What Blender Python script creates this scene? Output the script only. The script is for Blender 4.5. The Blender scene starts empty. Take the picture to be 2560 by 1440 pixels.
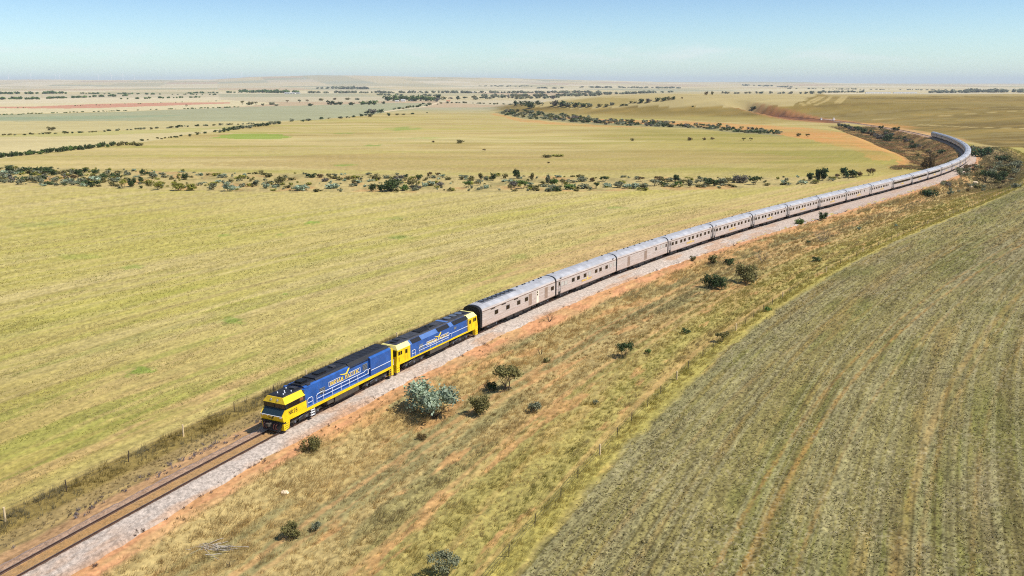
import bpy, math, random
import numpy as np
from mathutils import Vector, Matrix

# ------------------------------------------------------------------ camera, world, sun, exposure
S = bpy.context.scene
COL = S.collection
F_PX, CAM_H, HOR = 2158.04, 34.949, 208.0          # focal length in photo pixels, height over the rails, horizon row
PITCH = math.atan((720 - HOR) / F_PX)
cam_d = bpy.data.cameras.new("camera")
cam_d.sensor_width = 36.0
cam_d.lens = F_PX / 2560 * 36.0
cam_d.clip_start, cam_d.clip_end = 1.0, 90000.0
cam = bpy.data.objects.new("camera", cam_d)
COL.objects.link(cam)
cam.location = (0, 0, CAM_H)
cam.rotation_euler = (math.pi / 2 - PITCH, 0, 0)
S.camera = cam

SUN_DIR = Vector((0.95, -0.31, 0)).normalized()     # horizontal direction towards the sun
SUN_EL = math.radians(54)
W = bpy.data.worlds.new("World")
S.world = W
W.use_nodes = True
wn, wl = W.node_tree.nodes, W.node_tree.links
wn.clear()
w_out = wn.new("ShaderNodeOutputWorld")
w_bg = wn.new("ShaderNodeBackground")
w_sky = wn.new("ShaderNodeTexSky")
w_sky.sky_type = 'NISHITA'
w_sky.sun_disc = False
w_sky.sun_elevation = SUN_EL
w_sky.sun_rotation = math.atan2(SUN_DIR.x, SUN_DIR.y)
w_sky.air_density = 1.25
w_sky.dust_density = 0.35
w_sky.ozone_density = 2.2
w_bg.inputs['Strength'].default_value = 0.07
# thin clouds low over the horizon, part of the sky itself
w_tc = wn.new("ShaderNodeTexCoord")
w_map = wn.new("ShaderNodeMapping")
w_map.inputs['Scale'].default_value = (8, 8, 34)
w_noi = wn.new("ShaderNodeTexNoise")
w_noi.inputs['Scale'].default_value = 1.6
w_noi.inputs['Detail'].default_value = 6
w_rmp = wn.new("ShaderNodeMapRange")
w_rmp.inputs['From Min'].default_value, w_rmp.inputs['From Max'].default_value = 0.50, 0.74
w_sep = wn.new("ShaderNodeSeparateXYZ")
w_band = wn.new("ShaderNodeValToRGB")
cr = w_band.color_ramp
cr.elements[0].position, cr.elements[0].color = 0.018, (0, 0, 0, 1)
cr.elements[1].position, cr.elements[1].color = 0.027, (1, 1, 1, 1)
e = cr.elements.new(0.036); e.color = (0.75, 0.75, 0.75, 1)
e = cr.elements.new(0.048); e.color = (0, 0, 0, 1)
w_mul = wn.new("ShaderNodeMath"); w_mul.operation = 'MULTIPLY'
w_mul2 = wn.new("ShaderNodeMath"); w_mul2.operation = 'MULTIPLY'; w_mul2.inputs[1].default_value = 0.5
w_mix = wn.new("ShaderNodeMixRGB")
w_mix.inputs['Color2'].default_value = (11.0, 11.0, 11.2, 1)
wl.new(w_tc.outputs['Generated'], w_map.inputs['Vector'])
wl.new(w_map.outputs['Vector'], w_noi.inputs['Vector'])
wl.new(w_noi.outputs['Fac'], w_rmp.inputs['Value'])
wl.new(w_tc.outputs['Generated'], w_sep.inputs['Vector'])
wl.new(w_sep.outputs['Z'], w_band.inputs['Fac'])
wl.new(w_rmp.outputs['Result'], w_mul.inputs[0])
wl.new(w_band.outputs['Color'], w_mul.inputs[1])
wl.new(w_mul.outputs[0], w_mul2.inputs[0])
wl.new(w_mul2.outputs[0], w_mix.inputs['Fac'])
# clear dry air: bluer low down than the model gives
w_tint = wn.new("ShaderNodeValToRGB")
tr_ = w_tint.color_ramp
tr_.elements[0].position, tr_.elements[0].color = 0.0, (.545, .74, .94, 1)
tr_.elements[1].position, tr_.elements[1].color = 0.10, (.325, .44, .655, 1)
e = tr_.elements.new(0.35); e.color = (.34, .38, .44, 1)
w_tm = wn.new("ShaderNodeMixRGB"); w_tm.blend_type = 'MULTIPLY'; w_tm.inputs['Fac'].default_value = 1
w_x3 = wn.new("ShaderNodeVectorMath"); w_x3.operation = 'SCALE'; w_x3.inputs['Scale'].default_value = 2.6
wl.new(w_sep.outputs['Z'], w_tint.inputs['Fac'])
wl.new(w_sky.outputs['Color'], w_tm.inputs['Color1']); wl.new(w_tint.outputs['Color'], w_tm.inputs['Color2'])
wl.new(w_tm.outputs['Color'], w_x3.inputs[0])
wl.new(w_x3.outputs['Vector'], w_mix.inputs['Color1'])
wl.new(w_mix.outputs['Color'], w_bg.inputs['Color'])
wl.new(w_bg.outputs['Background'], w_out.inputs['Surface'])

sun_d = bpy.data.lights.new("sun", 'SUN')
sun_d.energy = 4.9
sun_d.angle = math.radians(0.5)
sun_d.color = (1.0, 0.95, 0.87)
sun = bpy.data.objects.new("sun", sun_d)
COL.objects.link(sun)
sd3 = Vector((SUN_DIR.x * math.cos(SUN_EL), SUN_DIR.y * math.cos(SUN_EL), math.sin(SUN_EL)))
sun.rotation_euler = sd3.to_track_quat('Z', 'Y').to_euler()
sun.location = (200, -60, 300)

S.view_settings.view_transform = 'Standard'
S.view_settings.look = 'None'
S.view_settings.exposure = 0.33
S.view_settings.gamma = 1.0
S.view_settings.use_curve_mapping = False
S.cycles.use_denoising = False
S.cycles.pixel_filter_type = 'BLACKMAN_HARRIS'
S.cycles.filter_width = 1.1
S.cycles.max_bounces = 6
S.cycles.volume_bounces = 0
S.cycles.transparent_max_bounces = 4

RNG = np.random.default_rng(7)
random.seed(7)

# ------------------------------------------------------------------ small helpers
def lin(h, k=1.0):
    """'#rrggbb' as a linear colour times k"""
    c = [int(h[i:i + 2], 16) / 255 for i in (1, 3, 5)]
    return np.array([(v / 12.92 if v <= .04045 else ((v + .055) / 1.055) ** 2.4) * k for v in c])

def tag(o, label=None, cat=None, group=None, kind=None):
    if label: o['label'] = label
    if cat: o['category'] = cat
    if group: o['group'] = group
    if kind: o['kind'] = kind
    return o

def empty(name, loc=(0, 0, 0), rz=0.0):
    o = bpy.data.objects.new(name, None)
    o.empty_display_size = 0.5
    COL.objects.link(o)
    o.location = loc
    o.rotation_euler = (0, 0, rz)
    return o

def copy_tree(o, parent=None):
    c = o.copy()
    COL.objects.link(c)
    c.parent = parent
    for ch in list(o.children):
        copy_tree(ch, c)
    return c

class MB:
    """collects shapes, links them as ONE mesh object"""
    def __init__(s):
        s.v, s.f, s.m, s.sm = [], [], [], []
    def add(s, vs, fs, mi=0, smooth=False):
        b = len(s.v)
        s.v += [tuple(v) for v in vs]
        for f in fs:
            s.f.append(tuple(i + b for i in f)); s.m.append(mi); s.sm.append(smooth)
    def box(s, x0, x1, y0, y1, z0, z1, mi=0):
        vs = [(x, y, z) for z in (z0, z1) for y in (y0, y1) for x in (x0, x1)]
        s.add(vs, [(0, 2, 3, 1), (4, 5, 7, 6), (0, 1, 5, 4), (2, 6, 7, 3), (0, 4, 6, 2), (1, 3, 7, 5)], mi)
    def hexa(s, b, t, mi=0):
        """four bottom corners and four top corners, same order"""
        s.add(list(b) + list(t), [(3, 2, 1, 0), (4, 5, 6, 7), (0, 1, 5, 4), (1, 2, 6, 5), (2, 3, 7, 6), (3, 0, 4, 7)], mi)
    def prism(s, prof, x0, x1, mi=0, smooth=False, caps=True, capmi=None):
        """closed (y,z) outline run along x"""
        n = len(prof)
        vs = [(x0, y, z) for y, z in prof] + [(x1, y, z) for y, z in prof]
        s.add(vs, [(i, (i + 1) % n, n + (i + 1) % n, n + i) for i in range(n)], mi, smooth)
        if caps:
            c = mi if capmi is None else capmi
            s.add(vs[:n], [tuple(range(n))[::-1]], c); s.add(vs[n:], [tuple(range(n))], c)
    def cyl(s, p0, p1, r0, r1=None, n=10, mi=0, smooth=True, caps=True):
        r1 = r0 if r1 is None else r1
        p0, p1 = Vector(p0), Vector(p1)
        d = (p1 - p0).normalized()
        a = d.orthogonal().normalized(); b = d.cross(a)
        vs = [p0 + (a * math.cos(t) + b * math.sin(t)) * r0 for t in [2 * math.pi * i / n for i in range(n)]]
        vs += [p1 + (a * math.cos(t) + b * math.sin(t)) * r1 for t in [2 * math.pi * i / n for i in range(n)]]
        s.add(vs, [(i, (i + 1) % n, n + (i + 1) % n, n + i) for i in range(n)], mi, smooth)
        if caps:
            s.add(vs[:n], [tuple(range(n))[::-1]], mi); s.add(vs[n:], [tuple(range(n))], mi)
    def tube(s, pts, r, n=5, mi=0):
        for a, b in zip(pts[:-1], pts[1:]):
            s.cyl(a, b, r, r, n, mi)
    def build(s, name, mats, parent=None):
        me = bpy.data.meshes.new(name)
        me.from_pydata(s.v, [], s.f)
        for m in (mats if isinstance(mats, (list, tuple)) else [mats]):
            me.materials.append(m)
        me.polygons.foreach_set('material_index', s.m)
        me.polygons.foreach_set('use_smooth', s.sm)
        me.update()
        o = bpy.data.objects.new(name, me)
        COL.objects.link(o)
        if parent: o.parent = parent
        return o

def np_mesh(name, V, Fc, mat, colors=None, smooth=False):
    """fast mesh from arrays; Fc is (n,3) or (n,4)"""
    me = bpy.data.meshes.new(name)
    k = Fc.shape[1]
    me.vertices.add(len(V)); me.vertices.foreach_set('co', np.asarray(V, np.float32).ravel())
    me.loops.add(Fc.size); me.loops.foreach_set('vertex_index', Fc.astype(np.int32).ravel())
    me.polygons.add(len(Fc))
    me.polygons.foreach_set('loop_start', np.arange(0, Fc.size, k, dtype=np.int32))
    me.polygons.foreach_set('loop_total', np.full(len(Fc), k, np.int32))
    if smooth: me.polygons.foreach_set('use_smooth', np.ones(len(Fc), bool))
    me.update(calc_edges=True)
    if colors is not None:
        a = me.color_attributes.new('cover', 'FLOAT_COLOR', 'POINT')
        c = np.ones((len(V), 4), np.float32); c[:, :colors.shape[1]] = colors
        a.data.foreach_set('color', c.ravel())
    me.materials.append(mat)
    return me

# ------------------------------------------------------------------ materials
MATS = {}
def mat(name, color, rough=0.6, metal=0.0, noise=0.0, nscale=3.0, bump=0.0, spec=0.5, coat=0.0):
    """Principled with a little procedural wear; noise = strength of the lightness variation"""
    if name in MATS: return MATS[name]
    m = bpy.data.materials.new(name); m.use_nodes = True
    n, l = m.node_tree.nodes, m.node_tree.links
    b = n['Principled BSDF']
    b.inputs['Roughness'].default_value = rough
    b.inputs['Metallic'].default_value = metal
    b.inputs['Specular IOR Level'].default_value = spec
    b.inputs['Coat Weight'].default_value = coat
    c = (*color, 1)
    b.inputs['Base Color'].default_value = c
    if noise or bump:
        tc = n.new('ShaderNodeTexCoord'); nz = n.new('ShaderNodeTexNoise')
        nz.inputs['Scale'].default_value = nscale; nz.inputs['Detail'].default_value = 5
        l.new(tc.outputs['Object'], nz.inputs['Vector'])
        if noise:
            mr = n.new('ShaderNodeMapRange')
            mr.inputs['From Min'].default_value, mr.inputs['From Max'].default_value = 0.3, 0.7
            mr.inputs['To Min'].default_value, mr.inputs['To Max'].default_value = 1 - noise, 1 + noise
            mx = n.new('ShaderNodeVectorMath'); mx.operation = 'SCALE'
            mx.inputs[0].default_value = color
            l.new(nz.outputs['Fac'], mr.inputs['Value']); l.new(mr.outputs['Result'], mx.inputs['Scale'])
            l.new(mx.outputs['Vector'], b.inputs['Base Color'])
            rr = n.new('ShaderNodeMapRange')
            rr.inputs['To Min'].default_value, rr.inputs['To Max'].default_value = max(0, rough - .12), min(1, rough + .12)
            l.new(nz.outputs['Fac'], rr.inputs['Value']); l.new(rr.outputs['Result'], b.inputs['Roughness'])
        if bump:
            bp = n.new('ShaderNodeBump'); bp.inputs['Strength'].default_value = bump; bp.inputs['Distance'].default_value = 0.05
            l.new(nz.outputs['Fac'], bp.inputs['Height']); l.new(bp.outputs['Normal'], b.inputs['Normal'])
    MATS[name] = m
    return m

def cover_mat(name, rough=0.95, spread=0.25, scales=(1.3, 6.0), bump=0.5, trans=0.0):
    """colour of the land cover from the mesh, broken up by two procedural noises, with a bump"""
    m = bpy.data.materials.new(name); m.use_nodes = True
    n, l = m.node_tree.nodes, m.node_tree.links
    b = n['Principled BSDF']
    b.inputs['Roughness'].default_value = rough
    b.inputs['Specular IOR Level'].default_value = 0.12
    at = n.new('ShaderNodeVertexColor'); at.layer_name = 'cover'
    tc = n.new('ShaderNodeTexCoord')
    prev = None
    for i, sc in enumerate(scales):
        nz = n.new('ShaderNodeTexNoise'); nz.inputs['Scale'].default_value = sc; nz.inputs['Detail'].default_value = 6
        nz.inputs['Roughness'].default_value = 0.7
        l.new(tc.outputs['Object'], nz.inputs['Vector'])
        if prev is None: prev = nz.outputs['Fac']
        else:
            ad = n.new('ShaderNodeMath'); ad.operation = 'ADD'
            l.new(prev, ad.inputs[0]); l.new(nz.outputs['Fac'], ad.inputs[1]); prev = ad.outputs[0]
    k = len(scales)
    mr = n.new('ShaderNodeMapRange'); mr.clamp = False
    mr.inputs['From Min'].default_value, mr.inputs['From Max'].default_value = 0.3 * k, 0.7 * k
    mr.inputs['To Min'].default_value, mr.inputs['To Max'].default_value = 1 - spread, 1 + spread
    l.new(prev, mr.inputs['Value'])
    mx = n.new('ShaderNodeVectorMath'); mx.operation = 'SCALE'
    l.new(at.outputs['Color'], mx.inputs[0]); l.new(mr.outputs['Result'], mx.inputs['Scale'])
    l.new(mx.outputs['Vector'], b.inputs['Base Color'])
    if bump:
        bp = n.new('ShaderNodeBump'); bp.inputs['Strength'].default_value = bump; bp.inputs['Distance'].default_value = 0.12
        l.new(prev, bp.inputs['Height']); l.new(bp.outputs['Normal'], b.inputs['Normal'])
    return m

def leaf_mat(name, color, vary=0.35, trans=0.25):
    """foliage: the tint varies from clump to clump through the mesh attribute"""
    m = bpy.data.materials.new(name); m.use_nodes = True
    n, l = m.node_tree.nodes, m.node_tree.links
    b = n['Principled BSDF']
    b.inputs['Roughness'].default_value = 0.65
    b.inputs['Specular IOR Level'].default_value = 0.25
    at = n.new('ShaderNodeVertexColor'); at.layer_name = 'cover'
    mx = n.new('ShaderNodeVectorMath'); mx.operation = 'MULTIPLY'
    mx.inputs[1].default_value = color
    l.new(at.outputs['Color'], mx.inputs[0])
    l.new(mx.outputs['Vector'], b.inputs['Base Color'])
    tr = n.new('ShaderNodeBsdfTranslucent')
    l.new(mx.outputs['Vector'], tr.inputs['Color'])
    ms = n.new('ShaderNodeMixShader'); ms.inputs['Fac'].default_value = trans
    l.new(b.outputs[0], ms.inputs[1]); l.new(tr.outputs[0], ms.inputs[2])
    l.new(ms.outputs[0], n['Material Output'].inputs['Surface'])
    return m

# ------------------------------------------------------------------ the track line
NODES = [(-44.63,34.57,0.760,1.2096),(-36.00,56.31,0.570,1.1762),(-26.63,77.76,0.381,1.1417),(-16.51,98.86,0.194,1.1055),(-5.62,119.57,0.000,1.0681),(6.04,139.86,-0.201,1.0304),(18.45,159.70,-0.403,0.9935),(31.55,179.08,-0.607,0.9592),(45.27,198.04,-0.814,0.9294),(59.49,216.62,-1.025,0.9059),(74.08,234.92,-1.244,0.8893),(88.91,253.02,-1.467,0.8793),(103.88,271.01,-1.691,0.8745),(118.89,288.96,-1.911,0.8742),(133.86,306.94,-2.129,0.8786),(148.71,325.03,-2.343,0.8885),(163.32,343.31,-2.553,0.9045),(177.58,361.86,-2.759,0.9265),(191.38,380.75,-2.963,0.9533),(204.64,400.03,-3.166,0.9831),(217.31,419.71,-3.368,1.0142),(229.37,439.76,-3.569,1.0453),(240.80,460.18,-3.766,1.0755),(251.62,480.92,-3.957,1.1040),(261.88,501.96,-4.143,1.1306),(271.58,523.25,-4.322,1.1556),(280.77,544.77,-4.496,1.1791),(289.46,566.50,-4.665,1.2017),(297.66,588.41,-4.830,1.2235),(305.39,610.50,-4.992,1.2446),(312.66,632.74,-5.151,1.2650),(319.49,655.13,-5.306,1.2849),(325.87,677.64,-5.457,1.3041),(331.83,700.27,-5.604,1.3227),(337.37,723.00,-5.748,1.3408),(342.50,745.83,-5.889,1.3583),(347.24,768.75,-6.027,1.3754),(351.60,791.74,-6.162,1.3920),(355.57,814.80,-6.295,1.4081),(359.18,837.92,-6.425,1.4238),(362.43,861.09,-6.553,1.4392),(365.32,884.31,-6.679,1.4542),(367.87,907.57,-6.802,1.4690)]
LN, NB = 23.4, 4
_n = [list(q) for q in NODES]
for i in range(2):                                  # towards and behind the camera
    x, y, z, t = _n[0]
    t2 = t + 0.034
    _n.insert(0, [x - LN * math.cos(t + .017), y - LN * math.sin(t + .017), z + 0.19, t2])
NB += 2
for i in range(26):                                 # into the cutting, bending left
    x, y, z, t = _n[-1]
    t2 = t + 0.030
    _n.append([x + LN * math.cos(t + .015), y + LN * math.sin(t + .015), z - 0.06, t2])
NODE = np.array(_n)
S_MIN, S_MAX = -NB * LN + .1, (len(NODE) - NB - 1) * LN - .1

def at(s):
    """arc length (arrays too) -> x, y, z, heading"""
    s = np.asarray(s, float)
    u = s / LN + NB
    i = np.clip(np.floor(u).astype(int), 0, len(NODE) - 2)
    u = u - i
    a, b = NODE[i], NODE[i + 1]
    h00, h10, h01, h11 = 2*u**3-3*u*u+1, u**3-2*u*u+u, -2*u**3+3*u*u, u**3-u*u
    x = h00*a[..., 0] + h10*np.cos(a[..., 3])*LN + h01*b[..., 0] + h11*np.cos(b[..., 3])*LN
    y = h00*a[..., 1] + h10*np.sin(a[..., 3])*LN + h01*b[..., 1] + h11*np.sin(b[..., 3])*LN
    return x, y, a[..., 2]*(1-u) + b[..., 2]*u, a[..., 3]*(1-u) + b[..., 3]*u

def sd_xy(s, d):
    x, y, z, t = at(s)
    return x + np.sin(t) * d, y - np.cos(t) * d

_TS = np.arange(S_MIN, S_MAX, 8.0)
_TX, _TY, _TZ, _TT = at(_TS)
def to_sd(X, Y):
    """world -> arc length, lateral offset (right of the line positive)"""
    X, Y = np.asarray(X, float).ravel(), np.asarray(Y, float).ravel()
    s = np.full(X.shape, 0.0); d = np.full(X.shape, 9999.0)
    near = np.where((Y > -200) & (Y < 1800) & (np.abs(X) < 900))[0]
    for c in range(0, len(near), 20000):
        k = near[c:c + 20000]
        D = (X[k, None] - _TX[None]) ** 2 + (Y[k, None] - _TY[None]) ** 2
        j = D.argmin(1)
        ss = _TS[j]
        for _ in range(2):
            x, y, z, t = at(ss)
            ss = np.clip(ss + (X[k]-x)*np.cos(t) + (Y[k]-y)*np.sin(t), S_MIN, S_MAX)
        x, y, z, t = at(ss)
        s[k] = ss; d[k] = (X[k]-x)*np.sin(t) - (Y[k]-y)*np.cos(t)
        far = np.hypot(X[k]-x, Y[k]-y) > np.abs(d[k]) + 5
        d[k[far]] = np.sign(d[k[far]]) * np.hypot(X[k]-x, Y[k]-y)[far]
    return s, d

# ------------------------------------------------------------------ noise
def _h(ix, iy, seed):
    n = (ix * 374761393 + iy * 668265263 + seed * 974711 + 12345) & 0x7fffffff
    n = ((n ^ (n >> 13)) * 1274126177) & 0x7fffffff
    n = n ^ (n >> 16)
    return (n & 0xffff) / 65535.0
def vnoise(x, y, seed=0):
    xi, yi = np.floor(x).astype(np.int64), np.floor(y).astype(np.int64)
    u, v = x - xi, y - yi
    u, v = u*u*(3-2*u), v*v*(3-2*v)
    return (_h(xi, yi, seed)*(1-u) + _h(xi+1, yi, seed)*u)*(1-v) + (_h(xi, yi+1, seed)*(1-u) + _h(xi+1, yi+1, seed)*u)*v
def fbm(x, y, seed=0, o=4):
    r, a, t = 0, 1, 0
    for i in range(o):
        r = r + a * vnoise(x * 2**i, y * 2**i, seed + i * 17); t += a; a *= .55
    return r / t
def ss(a, b, x):
    t = np.clip((x - a) / (b - a), 0, 1)
    return t*t*(3-2*t)

# ------------------------------------------------------------------ terrain
_BY = [-60000, -500, 120, 700, 1000, 1500, 2000, 2600, 3500, 5000, 8000, 12000, 20000, 60000]
_BZ = [4, 3, -1.3, -6.4, -9.0, -13, -16, -18.5, -18, -12, 0, 12, 24, 24]
_SKX = [-3000, 0, 100, 250, 400, 550, 640, 780, 960, 1100, 1250, 1400, 1600, 1800, 1960, 2100, 2300, 2560, 5000]
_SKY = [203, 201, 200, 201, 200, 199, 193, 190, 191, 193, 196, 200, 205, 206, 206, 209, 211, 212, 211]
_CX = [-4000, 1180, 1300, 1380, 1500, 1620, 1700, 2600, 6000]          # crest of the hill by the line
_CY = [300, 282, 263, 254, 241, 236, 235, 234, 234]
def hill(X, Y):
    Yc = np.maximum(Y, 50.)
    px = 1280 + X / Yc * F_PX
    YC = 1500.0
    zc = CAM_H + (HOR - np.interp(px, _CX, _CY) + 0.0) * YC / F_PX
    zb = np.interp(YC, _BY, _BZ)
    rise = np.clip((Y - 620) / (YC - 620), 0, 1)
    rise = rise * (1.12 - 0.12 * rise)
    up = np.maximum(zc - zb, 0)
    w = ss(300, 520, X) * (1 - ss(1000, 1150, Y)) + ss(1000, 1150, Y)
    w = np.where(Y > 1000, np.maximum(w, 0), w)
    lat = ss(np.interp(Y, [600, 950, 1100, 1300, 1500], [300, 350, 310, 60, -150]), np.interp(Y, [600, 950, 1100, 1300, 1500], [480, 620, 590, 360, 60]), X)
    fall = 1 - ss(1560, 2500, Y)
    return up * rise * lat * fall
def gully(s, d):
    wi = ss(350, 430, s) * (1 - ss(740, 860, s))
    lo = -18 - 16 * ss(430, 620, s)
    a = -4.6 * ss(-4.5, -17, d) * (1 - ss(lo - 6, lo - 26, d)) * wi + (fbm(s / 7, d / 7, 6, 3) - .5) * 1.6 * wi * ss(-5, -12, d) * ss(-50, -34, d)
    wr = ss(240, 330, s) * (1 - ss(480, 560, s))
    b = -3.0 * ss(7, 14, d) * (1 - ss(20, 34, d)) * wr
    return a + b
def shoulder(s):
    """how far the ballast reaches to the right of the line"""
    return np.interp(s, [-120, -69, -50, 0, 33, 66, 100, 180, 260, 400, 700], [3.4, 3.4, 2.8, 3.1, 3.6, 4.5, 5.8, 6.8, 6.2, 4.2, 3.6])
_PD = [-70, -35, -11, -6, -3.2, -2.4, 0, 2.6, 3.2, 4.6, 8.5, 12, 31, 34, 45, 70]
_PZ = [-1.3, -1.25, -1.15, -1.0, -.62, -.5, -.42, -.46, -.55, -.66, -1.45, -1.6, -1.6, -1.3, -1.3, -1.3]
def terrain(X, Y, sd=None):
    shp = np.shape(X)
    X, Y = np.asarray(X, float).ravel(), np.asarray(Y, float).ravel()
    s, d = sd if sd is not None else to_sd(X, Y)
    z = np.interp(Y, _BY, _BZ)
    r = np.hypot(X, Y)
    hl = hill(X, Y)
    # swells
    k = ss(60, 400, r) * (1 - ss(2500, 5000, r))
    z = z + k * ((fbm(X / 260, Y / 260, 3, 2) - .5) * 2.4 * ss(80, 600, r) + (fbm(X / 60, Y / 60, 4, 2) - .5) * .5)
    z = z + hl
    kf = ss(3500, 8000, r)
    z = z + kf * (fbm(X / 3000, Y / 3000, 5, 3) - .5) * 26 * (1 - ss(9000, 14000, r))
    # ranges on the skyline
    Yc = np.maximum(Y, 50.)
    px = 1280 + X / Yc * F_PX
    tgt = CAM_H + (HOR - np.interp(px, _SKX, _SKY)) * 15000 / F_PX + (fbm(X / 900, Y / 900, 9, 4) - .5) * 34
    rg = ss(9500, 15000, Y) * (1 - ss(15500, 24000, Y))
    z = z + np.maximum(tgt - z, 0) * rg
    # formation along the line
    near = np.abs(d) < 75
    if near.any():
        zt = at(s[near])[2]
        dn, sn = d[near], s[near]
        deff = np.where(dn > 2, np.maximum(2, dn - (shoulder(sn) - 3.0) * ss(2, 3, dn) * (1 - ss(20, 31, dn))), dn)
        loc = zt + np.interp(deff, _PD, _PZ)
        cut = ss(930, 1020, sn)                      # beyond the culvert the line runs in a cutting
        w = 1 - ss(24, 70, np.abs(dn))
        wc = 1 - ss(6, 20, np.abs(dn) + 5 * (fbm(X[near] / 30, Y[near] / 30, 8, 3) - .5))
        wc = wc * (1 - ss(1190, 1290, sn))
        w = w * (1 - cut) + wc * cut
        zz = z[near] * (1 - w) + loc * w
        z[near] = zz + gully(sn, dn)
    return z.reshape(shp)

def ray(x, y):
    a, b = (x - 1280) / F_PX, (720 - y) / F_PX
    return np.array([a, math.cos(PITCH) + b * math.sin(PITCH), -math.sin(PITCH) + b * math.cos(PITCH)])
_LT = np.concatenate([np.geomspace(25, 4000, 700), np.geomspace(4050, 40000, 160)])
def px(x, y):
    """the point of the ground seen at a pixel of the photograph"""
    r = ray(x, y)
    X, Y, Z = r[0] * _LT, r[1] * _LT, CAM_H + r[2] * _LT
    h = terrain(X, Y) - Z
    k = np.where((h[:-1] < 0) & (h[1:] >= 0))[0]
    j = k[0] if len(k) else len(_LT) - 2
    t = _LT[j] + (_LT[j+1] - _LT[j]) * (-h[j] / (h[j+1] - h[j] + 1e-9) if len(k) else 1)
    return np.array([r[0] * t, r[1] * t, CAM_H + r[2] * t])
def ground(x, y):
    return float(terrain(np.array([x]), np.array([y]))[0])

# ------------------------------------------------------------------ the ground: one sheet to the horizon
KA = 0.60                                            # sunlit picture colour -> albedo
def pc(h, k=1.0): return lin(h, KA * k)
def inpoly(X, Y, poly):
    ins = np.zeros(X.shape, bool)
    P = np.asarray(poly)
    x0, y0, x1, y1 = P[:, 0].min(), P[:, 1].min(), P[:, 0].max(), P[:, 1].max()
    k = np.where((X > x0) & (X < x1) & (Y > y0) & (Y < y1))[0]
    if len(k) == 0: return ins
    a, b = X[k], Y[k]
    r = np.zeros(len(k), bool)
    for i in range(len(P)):
        xa, ya = P[i - 1]; xb, yb = P[i]
        c = ((ya > b) != (yb > b))
        with np.errstate(divide='ignore', invalid='ignore'):
            c &= a < (xb - xa) * (b - ya) / (yb - ya) + xa
        r ^= c
    ins[k] = r
    return ins
def densify(pts, n=6):
    out = []
    for (xa, ya), (xb, yb) in zip(pts, pts[1:] + pts[:1]):
        for i in range(n): out.append((xa + (xb - xa) * i / n, ya + (yb - ya) * i / n))
    return out
def field(pts, n=3):
    return [tuple(px(*q)[:2]) for q in densify(pts, n)]

CREEK_NEAR = [(-150, 458), (0, 463), (350, 472), (600, 479), (1000, 481), (1500, 479), (1700, 475), (1900, 467), (2000, 463), (2150, 452)]
CREEK_FAR = [(2150, 438), (2000, 442), (1900, 443), (1500, 443), (1000, 437), (600, 432), (250, 424), (0, 417), (-150, 414)]
MIDBELT = [(1235, 281), (1262, 276), (1300, 274), (1380, 283), (1480, 297), (1600, 303), (1700, 309), (1850, 319), (1960, 329), (1950, 340), (1860, 334), (1720, 321), (1600, 316), (1480, 312), (1380, 303), (1300, 296)]

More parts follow.
